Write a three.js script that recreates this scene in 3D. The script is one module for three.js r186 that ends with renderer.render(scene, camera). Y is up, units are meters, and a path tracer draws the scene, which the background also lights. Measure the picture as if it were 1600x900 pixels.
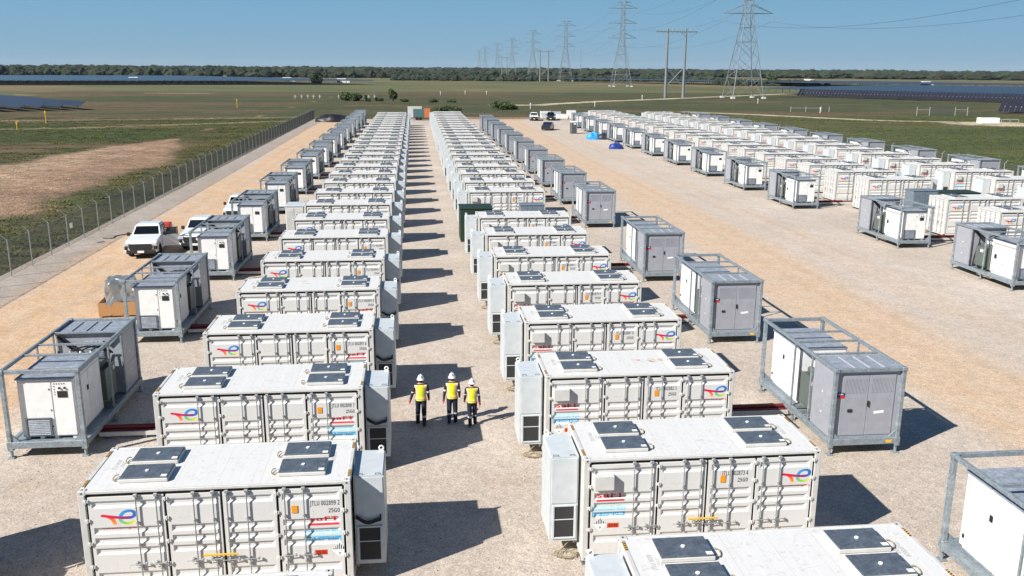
import * as THREE from 'three';
import { mergeGeometries } from 'three/addons/utils/BufferGeometryUtils.js';
import { MarchingCubes } from 'three/addons/objects/MarchingCubes.js';
import { ImprovedNoise } from 'three/addons/math/ImprovedNoise.js';

// ------------------------------------------------------------------ camera, sky, sun, exposure
const scene = new THREE.Scene();
const camera = new THREE.PerspectiveCamera(35.73, 16 / 9, 0.5, 12000);
camera.position.set(0, 12.164, 0);
camera.rotation.order = 'YXZ';
camera.rotation.set(-13.83 * Math.PI / 180, -6.19 * Math.PI / 180, 0.35 * Math.PI / 180);

const SUN_DIR = new THREE.Vector3(-1.13, 1, 0.67).normalize();
{ // clear sky: pale near the horizon, deeper blue towards the zenith, the same all the way round
  const w = 8, h = 512, d = new Float32Array(w * h * 4);
  for (let j = 0; j < h; j++) {
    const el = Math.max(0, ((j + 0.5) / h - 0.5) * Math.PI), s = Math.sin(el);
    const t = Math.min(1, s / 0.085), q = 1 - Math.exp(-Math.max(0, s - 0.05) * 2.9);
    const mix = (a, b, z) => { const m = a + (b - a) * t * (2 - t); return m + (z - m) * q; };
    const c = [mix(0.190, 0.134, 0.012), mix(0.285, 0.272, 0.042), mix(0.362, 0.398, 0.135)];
    for (let i = 0; i < w; i++) { const o = (j * w + i) * 4; d[o] = c[0]; d[o + 1] = c[1]; d[o + 2] = c[2]; d[o + 3] = 1; }
  }
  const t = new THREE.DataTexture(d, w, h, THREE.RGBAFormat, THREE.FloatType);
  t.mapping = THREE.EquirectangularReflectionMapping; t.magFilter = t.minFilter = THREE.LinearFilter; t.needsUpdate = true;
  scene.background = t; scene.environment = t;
}
const sun = new THREE.DirectionalLight(new THREE.Color(1, 0.965, 0.91), 5);
sun.position.copy(SUN_DIR).multiplyScalar(300).add(new THREE.Vector3(10, 0, -90)); sun.target.position.set(10, 0, -90);
sun.castShadow = true; sun.shadow.mapSize.set(4096, 4096); sun.shadow.bias = -0.0005;
Object.assign(sun.shadow.camera, { left: -160, right: 160, top: 160, bottom: -160, near: 1, far: 700 });
scene.add(sun, sun.target);
const renderer = new THREE.WebGLRenderer({ antialias: true });
renderer.toneMapping = THREE.LinearToneMapping; renderer.toneMappingExposure = 1.55;
renderer.shadowMap.enabled = true;

// ------------------------------------------------------------------ helpers
let seed = 12345;
const rnd = () => { seed = (seed + 0x6D2B79F5) | 0; let t = Math.imul(seed ^ (seed >>> 15), 1 | seed); t = (t + Math.imul(t ^ (t >>> 7), 61 | t)) ^ t; return ((t ^ (t >>> 14)) >>> 0) / 4294967296; };
const rr = (a, b) => a + (b - a) * rnd();
const PN = new ImprovedNoise();
const noise = (x, y, s = 0) => PN.noise(x, y, s * 7.31 + 0.5);
const fbm = (x, y, o = 4, s = 0) => { let a = 0, g = 1, t = 0; for (let i = 0; i < o; i++) { a += g * noise(x, y, s + i); t += g; g *= 0.5; x = x * 2.03 + 3.1; y = y * 2.03 - 1.7; } return a / t; };
const clamp = (v, a = 0, b = 1) => Math.max(a, Math.min(b, v));
const smooth = (a, b, v) => { const t = clamp((v - a) / (b - a)); return t * t * (3 - 2 * t); };
const V = (x, y, z) => new THREE.Vector3(x, y, z);
const used = {};
function numbered(n) { const k = used[n] = (used[n] ?? -1) + 1; return k ? n + '_' + String(k).padStart(3, '0') : n; }
function tag(o, label, category, group, kind) { if (label) o.userData.label = label; if (category) o.userData.category = category; if (group) o.userData.group = group; if (kind) o.userData.kind = kind; return o; }
function thing(name, label, category, group, pos = [0, 0, 0], turn = 0) {
  const g = new THREE.Group(); g.name = numbered(name); g.position.set(...pos); g.rotation.y = turn; scene.add(g); return tag(g, label, category, group);
}
// collector of faces: metric uv, flat or given normals
class MB {
  constructor() { this.p = []; this.n = []; this.u = []; this.c = null; }
  vert(a, n, uv) { this.p.push(a[0], a[1], a[2]); this.n.push(n[0], n[1], n[2]); this.u.push(uv[0], uv[1]); }
  tri(a, b, c, uv) {
    const ux = b[0] - a[0], uy = b[1] - a[1], uz = b[2] - a[2], vx = c[0] - a[0], vy = c[1] - a[1], vz = c[2] - a[2];
    let n = [uy * vz - uz * vy, uz * vx - ux * vz, ux * vy - uy * vx]; const l = Math.hypot(...n) || 1; n = n.map((q) => q / l);
    const ax = Math.abs(n[0]), ay = Math.abs(n[1]), az = Math.abs(n[2]);
    const f = uv ? null : (q) => (ay >= ax && ay >= az) ? [q[0], q[2]] : (ax >= az ? [q[2], q[1]] : [q[0], q[1]]);
    this.vert(a, n, uv ? uv[0] : f(a)); this.vert(b, n, uv ? uv[1] : f(b)); this.vert(c, n, uv ? uv[2] : f(c));
    return this;
  }
  quad(a, b, c, d, uv) { this.tri(a, b, c, uv && [uv[0], uv[1], uv[2]]); this.tri(a, c, d, uv && [uv[0], uv[2], uv[3]]); return this; }
  // box from min corner to max corner with chamfer c
  box(x0, y0, z0, x1, y1, z1, c = 0) {
    if (c <= 0) {
      const P = (i, j, k) => [i ? x1 : x0, j ? y1 : y0, k ? z1 : z0];
      this.quad(P(0, 0, 1), P(1, 0, 1), P(1, 1, 1), P(0, 1, 1)); this.quad(P(1, 0, 0), P(0, 0, 0), P(0, 1, 0), P(1, 1, 0));
      this.quad(P(1, 0, 1), P(1, 0, 0), P(1, 1, 0), P(1, 1, 1)); this.quad(P(0, 0, 0), P(0, 0, 1), P(0, 1, 1), P(0, 1, 0));
      this.quad(P(0, 1, 1), P(1, 1, 1), P(1, 1, 0), P(0, 1, 0)); this.quad(P(0, 0, 0), P(1, 0, 0), P(1, 0, 1), P(0, 0, 1));
      return this;
    }
    c = Math.min(c, (x1 - x0) / 2.1, (y1 - y0) / 2.1, (z1 - z0) / 2.1);
    const m = [[x0, x1], [y0, y1], [z0, z1]], mid = [(x0 + x1) / 2, (y0 + y1) / 2, (z0 + z1) / 2];
    const pt = (s, ax) => [0, 1, 2].map((k) => k === ax ? m[k][s[k]] : m[k][s[k]] + (s[k] ? -c : c));
    const face = (pts) => { // orient outward
      const a = pts[0], b = pts[1], d = pts[2]; const n = [(b[1] - a[1]) * (d[2] - a[2]) - (b[2] - a[2]) * (d[1] - a[1]), (b[2] - a[2]) * (d[0] - a[0]) - (b[0] - a[0]) * (d[2] - a[2]), (b[0] - a[0]) * (d[1] - a[1]) - (b[1] - a[1]) * (d[0] - a[0])];
      const o = (a[0] - mid[0]) * n[0] + (a[1] - mid[1]) * n[1] + (a[2] - mid[2]) * n[2]; if (o < 0) pts.reverse();
      pts.length === 3 ? this.tri(...pts) : this.quad(...pts);
    };
    for (let ax = 0; ax < 3; ax++) { const b = (ax + 1) % 3, e = (ax + 2) % 3;
      for (const s of [0, 1]) { const g = (i, j) => { const q = [0, 0, 0]; q[ax] = s; q[b] = i; q[e] = j; return pt(q, ax); }; face([g(0, 0), g(1, 0), g(1, 1), g(0, 1)]); }
      for (const i of [0, 1]) for (const j of [0, 1]) { // edge along ax
        const q0 = [0, 0, 0], q1 = [0, 0, 0]; q0[b] = q1[b] = i; q0[e] = q1[e] = j; q0[ax] = 0; q1[ax] = 1;
        face([pt(q0, b), pt(q1, b), pt(q1, e), pt(q0, e)]);
      } }
    for (const i of [0, 1]) for (const j of [0, 1]) for (const k of [0, 1]) face([pt([i, j, k], 0), pt([i, j, k], 1), pt([i, j, k], 2)]);
    return this;
  }
  cbox(cx, cy, cz, w, h, d, c = 0) { return this.box(cx - w / 2, cy - h / 2, cz - d / 2, cx + w / 2, cy + h / 2, cz + d / 2, c); }
  // tapered tube between two points
  tube(a, b, r0, r1 = r0, seg = 8, caps = true) {
    const A = V(...a), B = V(...b), d = B.clone().sub(A).normalize(), up = Math.abs(d.y) > 0.9 ? V(1, 0, 0) : V(0, 1, 0);
    const s = new THREE.Vector3().crossVectors(up, d).normalize(), t = new THREE.Vector3().crossVectors(d, s);
    const ring = (C, r, q) => { const an = q / seg * Math.PI * 2, x = Math.cos(an), y = Math.sin(an); const n = [s.x * x + t.x * y, s.y * x + t.y * y, s.z * x + t.z * y]; return [[C.x + n[0] * r, C.y + n[1] * r, C.z + n[2] * r], n]; };
    const L = A.distanceTo(B);
    for (let q = 0; q < seg; q++) {
      const [p0, n0] = ring(A, r0, q), [p1, n1] = ring(A, r0, q + 1), [p2] = ring(B, r1, q + 1), [p3] = ring(B, r1, q);
      const u0 = q / seg * r0 * 6.3, u1 = (q + 1) / seg * r0 * 6.3;
      this.vert(p0, n0, [u0, 0]); this.vert(p1, n1, [u1, 0]); this.vert(p2, n1, [u1, L]); this.vert(p0, n0, [u0, 0]); this.vert(p2, n1, [u1, L]); this.vert(p3, n0, [u0, L]);
      if (caps) { this.tri([A.x, A.y, A.z], p1, p0); this.tri([B.x, B.y, B.z], p3, p2); }
    }
    return this;
  }
  path(pts, r, seg = 6) { for (let i = 0; i + 1 < pts.length; i++) this.tube(pts[i], pts[i + 1], r, r, seg, i === 0 || i + 2 === pts.length); return this; }
  // polygon in (a,b) extruded along an axis: map(a,b,t) gives the point
  prism(poly, t0, t1, map) {
    const n = poly.length, P = (i, t) => map(poly[i % n][0], poly[i % n][1], t);
    for (let i = 0; i < n; i++) this.quad(P(i, t0), P(i + 1, t0), P(i + 1, t1), P(i, t1));
    const tris = THREE.ShapeUtils.triangulateShape(poly.map((q) => new THREE.Vector2(...q)), []);
    for (const [i, j, k] of tris) { this.tri(P(i, t1), P(j, t1), P(k, t1)); this.tri(P(k, t0), P(j, t0), P(i, t0)); }
    return this;
  }
  geom(g, matrix) { const q = (g.index ? g.toNonIndexed() : g.clone()); if (matrix) q.applyMatrix4(matrix); const P = q.attributes.position, N = q.attributes.normal, U = q.attributes.uv; for (let i = 0; i < P.count; i++) { this.p.push(P.getX(i), P.getY(i), P.getZ(i)); this.n.push(N.getX(i), N.getY(i), N.getZ(i)); this.u.push(U ? U.getX(i) : 0, U ? U.getY(i) : 0); } return this; }
  g() {
    const b = new THREE.BufferGeometry(); b.setAttribute('position', new THREE.Float32BufferAttribute(this.p, 3)); b.setAttribute('normal', new THREE.Float32BufferAttribute(this.n, 3)); b.setAttribute('uv', new THREE.Float32BufferAttribute(this.u, 2));
    if (this.c) b.setAttribute('color', new THREE.Float32BufferAttribute(this.c, 3)); return b;
  }
  build(name, mat, parent = scene) { const m = new THREE.Mesh(this.g(), mat); m.name = parent === scene ? numbered(name) : name; m.castShadow = m.receiveShadow = true; parent.add(m); return m; }
}
const mesh = (name, geo, mat, parent) => { const m = new THREE.Mesh(geo, mat); m.name = parent === scene ? numbered(name) : name; m.castShadow = m.receiveShadow = true; parent.add(m); return m; };
function copyOf(o, pos, turn = 0) { const c = o.clone(); c.userData = { ...o.userData }; c.name = numbered(o.userData.base ?? o.name); delete c.userData.base; c.position.set(...pos); c.rotation.y = turn; scene.add(c); return c; }

// ------------------------------------------------------------------ textures and materials
function dataTex(w, h, fn, srgb = true) {
  const d = new Uint8Array(w * h * 4);
  for (let j = 0; j < h; j++) for (let i = 0; i < w; i++) { const c = fn(i, j), o = (j * w + i) * 4; d[o] = clamp(c[0], 0, 255); d[o + 1] = clamp(c[1], 0, 255); d[o + 2] = clamp(c[2], 0, 255); d[o + 3] = 255; }
  const t = new THREE.DataTexture(d, w, h); t.wrapS = t.wrapT = THREE.RepeatWrapping; t.magFilter = THREE.LinearFilter; t.minFilter = THREE.LinearMipmapLinearFilter; t.generateMipmaps = true; if (srgb) t.colorSpace = THREE.SRGBColorSpace; t.needsUpdate = true; return t;
}
// noise that tiles over n cells
function tileNoise(n, s) { const g = new Float32Array(n * n); let q = s * 7919 + 13; for (let i = 0; i < n * n; i++) { q = (Math.imul(q, 1664525) + 1013904223) | 0; g[i] = ((q >>> 8) & 65535) / 65535; }
  return (u, v) => { u = (u - Math.floor(u)) * n; v = (v - Math.floor(v)) * n; const i = Math.floor(u), j = Math.floor(v), a = u - i, b = v - j, sa = a * a * (3 - 2 * a), sb = b * b * (3 - 2 * b); const at = (x, y) => g[(y % n) * n + (x % n)]; return (at(i, j) * (1 - sa) + at(i + 1, j) * sa) * (1 - sb) + (at(i, j + 1) * (1 - sa) + at(i + 1, j + 1) * sa) * sb; }; }
const std = (o) => new THREE.MeshStandardMaterial(o);
const M = {};
{
  // crushed limestone: individual stones by cellular pattern, 6 m tile
  const S = 1024, n1 = tileNoise(512, 1), n2 = tileNoise(170, 2), n3 = tileNoise(37, 3), n4 = tileNoise(9, 4);
  const val = (i, j) => { const u = i / S, v = j / S; return [n1(u, v), n2(u, v), n3(u, v), n4(u, v)]; };
  M.gravelMap = dataTex(S, S, (i, j) => { const [a, b, c, d] = val(i, j); const g = 0.89 + (a - 0.5) * 0.24 + (b - 0.5) * 0.19 + (c - 0.5) * 0.08 + (d - 0.5) * 0.04; const w = (b - 0.5) * 10; return [Math.min(255, g * 246 + w), Math.min(255, g * 245), Math.min(255, g * 244 - w)]; });
  M.gravelBump = dataTex(S, S, (i, j) => { const [a, b] = val(i, j); const g = 255 * (0.45 * a + 0.55 * b); return [g, g, g]; }, false);
  const m1 = tileNoise(300, 11), m2 = tileNoise(90, 12), m3 = tileNoise(22, 13);
  M.grassMap = dataTex(512, 512, (i, j) => { const u = i / 512, v = j / 512, g = 0.84 + (m1(u, v) - 0.5) * 0.42 + (m2(u, v) - 0.5) * 0.4 + (m3(u, v) - 0.5) * 0.26; return [g * 246, g * 248, g * 240]; });
  M.grassBump = dataTex(512, 512, (i, j) => { const u = i / 512, v = j / 512, g = 255 * (0.5 * m1(u, v) + 0.5 * m2(u, v)); return [g, g, g]; }, false);
  // painted steel: faint mottling, specks, runs
  const p1 = tileNoise(128, 21), p2 = tileNoise(12, 22), p3 = tileNoise(40, 23);
  M.paintMap = dataTex(256, 256, (i, j) => { const u = i / 256, v = j / 256; let g = 0.965 + (p1(u, v) - 0.5) * 0.03 + (p2(u, v) - 0.5) * 0.06; const s = p3(u * 1, v * 0.15) > 0.86 ? -0.03 : 0; g += s; return [g * 252, g * 251, g * 248]; });
  M.galvMap = dataTex(256, 256, (i, j) => { const u = i / 256, v = j / 256, g = 0.86 + (p1(u, v) - 0.5) * 0.12 + (p3(u, v) - 0.5) * 0.16 + (p2(u, v) - 0.5) * 0.12; return [g * 250, g * 252, g * 255]; });
  for (const k of ['paintMap', 'galvMap']) M[k].repeat.set(0.5, 0.5);
  M.gravelMap.repeat.set(1 / 6, 1 / 6); M.gravelBump.repeat.set(1 / 6, 1 / 6); M.grassMap.repeat.set(1 / 14, 1 / 14); M.grassBump.repeat.set(1 / 14, 1 / 14);
}
const lin = (r, g, b) => new THREE.Color().setRGB(r, g, b);
M.pad = std({ vertexColors: true, map: M.gravelMap, bumpMap: M.gravelBump, bumpScale: 0.009, roughness: 0.95 });
M.field = std({ vertexColors: true, map: M.grassMap, bumpMap: M.grassBump, bumpScale: 0.15, roughness: 1 });
M.farField = std({ vertexColors: true, roughness: 1 });
M.white = std({ color: lin(0.63, 0.625, 0.605), map: M.paintMap, roughness: 0.5 });
M.whiteTrim = std({ color: lin(0.61, 0.60, 0.58), map: M.paintMap, roughness: 0.5 });
M.seal = std({ color: lin(0.012, 0.012, 0.013), roughness: 0.85 });
M.rod = std({ color: lin(0.40, 0.41, 0.41), roughness: 0.45, metalness: 0.5 });
M.vent = std({ color: lin(0.60, 0.59, 0.57), map: M.paintMap, roughness: 0.5 });
M.ventLid = std({ color: lin(0.15, 0.175, 0.205), map: M.galvMap, roughness: 0.42, metalness: 0.15 });
M.acGrey = std({ color: lin(0.58, 0.62, 0.65), map: M.paintMap, roughness: 0.45 });
M.grille = std({ color: lin(0.05, 0.05, 0.05), roughness: 0.6 });
M.black = std({ color: lin(0.015, 0.015, 0.016), roughness: 0.6 });
M.galv = std({ color: lin(0.36, 0.41, 0.435), map: M.galvMap, roughness: 0.5, metalness: 0.25 });
M.galvDark = std({ color: lin(0.16, 0.19, 0.21), map: M.galvMap, roughness: 0.55, metalness: 0.2 });
M.cabWhite = std({ color: lin(0.84, 0.84, 0.84), map: M.paintMap, roughness: 0.4 });
M.cabGrey = std({ color: lin(0.345, 0.355, 0.405), map: M.paintMap, roughness: 0.45 });
M.cabRoof = std({ color: lin(0.38, 0.41, 0.46), map: M.galvMap, roughness: 0.5 });
M.tank = std({ color: lin(0.105, 0.125, 0.11), roughness: 0.45 });
M.yellow = std({ color: lin(0.75, 0.42, 0.02), roughness: 0.5 });
M.orange = std({ color: lin(0.78, 0.30, 0.02), roughness: 0.55 });
M.red = std({ color: lin(0.12, 0.01, 0.012), roughness: 0.55 });
M.cable = std({ color: lin(0.30, 0.25, 0.15), roughness: 0.7 });
M.whitePlastic = std({ color: lin(0.82, 0.82, 0.8), roughness: 0.4 });
M.wood = std({ color: lin(0.42, 0.22, 0.09), roughness: 0.85 });
M.darkGreen = std({ color: lin(0.012, 0.03, 0.018), roughness: 0.6 });
M.greyBlue = std({ color: lin(0.22, 0.27, 0.31), map: M.galvMap, roughness: 0.5 });

// canvas drawings (flat print only)
function canvasTex(w, h, draw) { const c = document.createElement('canvas'); c.width = w; c.height = h; const x = c.getContext('2d'); draw(x, w, h); const t = new THREE.CanvasTexture(c); t.colorSpace = THREE.SRGBColorSpace; t.anisotropy = 8; return t; }
const PX = 260; // pixels per metre on doors
function doorBase(x, w, h, s) {
  x.fillStyle = '#d3d1cd'; x.fillRect(0, 0, w, h);
  let q = s * 977 + 5; const r = () => { q = (Math.imul(q, 1664525) + 1013904223) | 0; return ((q >>> 8) & 65535) / 65535; };
  for (let i = 0; i < 260; i++) { x.fillStyle = `rgba(${120 + r() * 60},${105 + r() * 50},${85 + r() * 40},${0.03 + r() * 0.07})`; x.fillRect(r() * w, r() * h, 1 + r() * 3, 1 + r() * 14); }
  for (let i = 0; i < 26; i++) { const a = r() * w, b = r() * h * 0.8, l = 20 + r() * 110; x.fillStyle = `rgba(${105 + r() * 40},${95 + r() * 30},${80 + r() * 20},${0.05 + r() * 0.1})`; x.fillRect(a, b, 1 + r() * 2.5, l); }
  for (let i = 0; i < 5; i++) { const a = r() * w, b = r() * h * 0.9; x.fillStyle = `rgba(125,75,35,${0.25 + r() * 0.3})`; x.beginPath(); x.arc(a, b, 1.2 + r() * 1.6, 0, 7); x.fill(); x.fillStyle = `rgba(140,90,50,${0.1 + r() * 0.12})`; x.fillRect(a - 1, b, 2, 12 + r() * 40); }
  for (let i = 0; i < 60; i++) { const a = r() * w, y = h - r() * r() * 90; x.fillStyle = `rgba(150,125,98,${0.05 + r() * 0.13})`; x.beginPath(); x.ellipse(a, y, 2 + r() * 12, 1 + r() * 4, 0, 0, 7); x.fill(); }
  for (let i = 0; i < 14; i++) { x.fillStyle = `rgba(120,80,45,${0.12 + r() * 0.25})`; x.beginPath(); x.arc(r() * w, r() * h, 0.7 + r() * 1.4, 0, 7); x.fill(); }
}
function swooshLogo(x, ox, oy, s) { // two-letter ribbon mark with the name under it
  x.save(); x.translate(ox, oy); x.scale(s, s * 0.7); x.lineCap = 'round'; x.lineJoin = 'round'; x.lineWidth = 0.115;
  let g = x.createLinearGradient(0.3, 0.4, 0.36, 0.72); g.addColorStop(0, '#e8552b'); g.addColorStop(1, '#f3a63a'); x.strokeStyle = g; x.beginPath(); x.moveTo(0.24, 0.36); x.quadraticCurveTo(0.37, 0.44, 0.39, 0.66); x.stroke();
  g = x.createLinearGradient(0.5, 0.5, 0.95, 0.7); g.addColorStop(0, '#5bb8a6'); g.addColorStop(0.5, '#8cc63f'); g.addColorStop(1, '#f4dc3c'); x.strokeStyle = g; x.beginPath(); x.moveTo(0.56, 0.44); x.bezierCurveTo(0.56, 0.66, 0.78, 0.72, 0.93, 0.6); x.stroke();
  g = x.createLinearGradient(0.5, 0.2, 1, 0.3); g.addColorStop(0, '#2aa5d8'); g.addColorStop(1, '#2d62b3'); x.strokeStyle = g; x.beginPath(); x.moveTo(0.57, 0.36); x.bezierCurveTo(0.6, 0.02, 0.98, 0.0, 0.98, 0.22); x.bezierCurveTo(0.98, 0.34, 0.9, 0.4, 0.8, 0.4); x.stroke();
  g = x.createLinearGradient(0, 0.3, 0.9, 0.4); g.addColorStop(0, '#dd2438'); g.addColorStop(0.55, '#c0185a'); g.addColorStop(1, '#5b3a94'); x.strokeStyle = g; x.lineWidth = 0.125; x.beginPath(); x.moveTo(0.06, 0.27); x.bezierCurveTo(0.35, 0.34, 0.6, 0.42, 0.84, 0.39); x.stroke();
  x.fillStyle = '#d8283a'; x.font = 'bold 0.165px sans-serif'; x.scale(0.01, 0.01); x.font = 'bold 16px sans-serif'; x.textAlign = 'center'; x.fillText('TotalEnergies', 52, 95, 104);
  x.restore();
}
function techPrint(x, ox, oy, s) { // maker print block, s = pixels per metre; origin top-left
  x.save(); x.translate(ox, oy); x.scale(s / 100, s / 100);
  x.fillStyle = '#cf1f2e'; x.save(); x.translate(0, 28); x.scale(1, 0.62); x.font = 'bold 30px sans-serif'; const w0 = x.measureText('saFT').width; x.scale(68 / w0, 1); x.fillText('saFT', 0, 0); x.restore(); x.fillRect(0, 32, 70, 4.5);
  x.fillStyle = '#6fc3e6'; fitText(x, 'Intensium Max', -10, 61, 17, 84, 'left');
  x.fillStyle = '#35a6da'; x.fillRect(-11, 65, 84, 13); x.fillStyle = '#eaf6fc'; fitText(x, 'High Energy Li-ion', -8, 76, 12, 77, 'left');
  x.restore();
}
function dangerPrint(x, ox, oy, s, flip) { // striped diamond and numbered placard
  x.save(); x.translate(ox, oy); x.scale(s / 100, s / 100);
  const px = flip ? 34 : -2, dx = flip ? 16 : 56;
  x.fillStyle = '#d8401c'; x.fillRect(px, 8, 30, 13); x.fillStyle = '#1a1210'; x.font = 'bold 11px sans-serif'; x.textAlign = 'center'; x.fillText('3536', px + 15, 19);
  x.fillStyle = '#f4f4f2'; x.beginPath(); x.moveTo(dx, -8); x.lineTo(dx + 18, 10); x.lineTo(dx, 28); x.lineTo(dx - 18, 10); x.fill();
  x.fillStyle = '#111'; for (let i = -3; i <= 3; i++) { const h = 16 - Math.abs(i) * 4.2; x.fillRect(dx + i * 4.4 - 1.2, 9 - h, 2.4, h); }
  x.font = 'bold 9px sans-serif'; x.fillText('9', dx, 23); x.restore();
}
function fitText(x, str, px, py, size, width, align) { x.save(); x.font = `bold ${size}px sans-serif`; const w = x.measureText(str).width || 1; x.translate(px - (align === 'right' ? width : 0), py); x.scale(width / w, 1); x.textAlign = 'left'; x.fillText(str, 0, 0); x.restore(); }
function idPrint(x, ox, oy, s, num) { x.fillStyle = '#3a3b3f'; fitText(x, 'JTLU ' + num, ox, oy, Math.round(0.165 * s), 0.68 * s, 'right'); fitText(x, '25G0', ox, oy + 0.19 * s, Math.round(0.155 * s), 0.27 * s, 'right'); }
function tinyMarks(x, ox, oy, s) { x.save(); x.translate(ox, oy); x.strokeStyle = '#8a8a88'; x.lineWidth = 1.6; x.beginPath(); x.moveTo(-0.13 * s, -2); x.lineTo(-0.05 * s, 0); x.moveTo(0.05 * s, 0); x.lineTo(0.13 * s, -2); x.stroke(); x.fillStyle = '#b58a35'; x.fillRect(-2, 2, 5, 4); x.restore(); }
function lowMarks(x, ox, oy, s) { x.save(); x.translate(ox, oy); x.fillStyle = '#3c3c3c'; for (const [a, b] of [[-8, 0], [0, 3], [9, 0], [-5, 7], [6, 8]]) { x.beginPath(); x.arc(a * s / 260, b * s / 260, 2.2, 0, 7); x.fill(); } x.fillStyle = '#d8a520'; x.beginPath(); x.moveTo(34, -8); x.lineTo(42, 6); x.lineTo(26, 6); x.fill(); x.restore(); }

// ------------------------------------------------------------------ setting: pad, field
const POLY = { // pale tracks in the field, world x,z
  a: [[31, -313], [42, -310], [53, -325], [72, -348], [92, -364], [121, -392], [158, -428], [189, -457], [240, -500], [400, -640]],
  b: [[80, -262], [95, -247], [104, -234], [112, -222], [123, -216], [134, -210], [142, -195], [170, -150]],
  c: [[-122, -439], [-97, -442]], d: [[-200, -420], [-176, -413], [-161, -405]], e: [[-150, -205], [-60, -222], [-24, -232]],
  f: [[-130, -176], [-70, -190], [-30, -214]],
};
function distPoly(pl, x, z) { let m = 1e9; for (let i = 0; i + 1 < pl.length; i++) { const [ax, az] = pl[i], [bx, bz] = pl[i + 1], dx = bx - ax, dz = bz - az, t = clamp(((x - ax) * dx + (z - az) * dz) / (dx * dx + dz * dz)); m = Math.min(m, Math.hypot(x - ax - t * dx, z - az - t * dz)); } return m; }
const mixc = (a, b, t) => [a[0] + (b[0] - a[0]) * t, a[1] + (b[1] - a[1]) * t, a[2] + (b[2] - a[2]) * t];
const GREEN = [0.048, 0.060, 0.014], OLIVE = [0.082, 0.070, 0.025], BROWN = [0.115, 0.076, 0.037], DIRT = [0.29, 0.18, 0.125], PALE = [0.52, 0.44, 0.34], DARKG = [0.035, 0.055, 0.014];
function fieldColor(x, z) {
  let t = fbm(x / 60, z / 22, 4, 1), u = fbm(x / 14, z / 7, 3, 2), w = fbm(x / 130, z / 60, 3, 3);
  const st = fbm(x / 38 + z / 60, z / 5.5, 3, 14); t += 0.55 * st; let c = mixc(GREEN, OLIVE, smooth(-0.16, 0.16, t + 0.5 * u));
  c = mixc(c, BROWN, smooth(-0.1, 0.2, w + 0.6 * t + 0.3 * u) * 0.85);
  c = mixc(c, DARKG, smooth(0.08, 0.3, u - 0.3 * w) * 0.8);
  if (z > -240 && x > 60) c = mixc(c, [0.062, 0.082, 0.017], 0.6);           // lush strip right of the fence
  if (x < -24 && x > -38) c = mixc(c, GREEN, 0.6 * smooth(-38, -32, x));
  // bare earth left of the fence
  const hw = 11.5 * smooth(-172, -118, z), e = Math.abs(x + 43.5 + 0.03 * (z + 100)) / Math.max(0.1, hw) + 0.5 * fbm(x / 12, z / 14, 3, 5);
  if (x < -28 && z < -30) c = mixc(c, mixc(DIRT, [0.40, 0.275, 0.2], smooth(-0.2, 0.4, fbm(x / 6, z / 5, 3, 6) - 0.03 * (x + 42))), smooth(1.05, 0.7, e) * 0.9);
  let m = 0; const edge = 1.3 * fbm(x / 5, z / 5, 2, 8);
  m = Math.max(m, smooth(3.6, 2.2, distPoly(POLY.a, x, z) + edge)); m = Math.max(m, smooth(2.6, 1.2, distPoly(POLY.b, x, z) + edge));
  for (const k of ['c', 'd']) m = Math.max(m, 0.75 * smooth(3, 1.5, distPoly(POLY[k], x, z) + edge));
  for (const k of ['e', 'f']) m = Math.max(m, 0.3 * smooth(2.6, 1, distPoly(POLY[k], x, z) + edge));
  m = Math.max(m, smooth(1.1, 0.75, Math.hypot((x - 140) / 13, (z + 203) / 9) + 0.4 * fbm(x / 6, z / 6, 2, 9)));
  m = Math.max(m, smooth(1.1, 0.75, Math.hypot((x - 36) / 10, (z + 311) / 5) + 0.5 * fbm(x / 6, z / 6, 2, 10)));
  c = mixc(c, PALE, m);
  if (z < -224 && z > -236 && x > 12 && x < 60) c = mixc(c, DIRT, 0.8 * smooth(-236, -232, z));
  const g = 1 + 0.55 * fbm(x / 5, z / 2.6, 3, 17) + 0.35 * st; return [c[0] * 1.6 * g, c[1] * 1.52 * g, c[2] * 1.4 * g];
}
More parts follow.
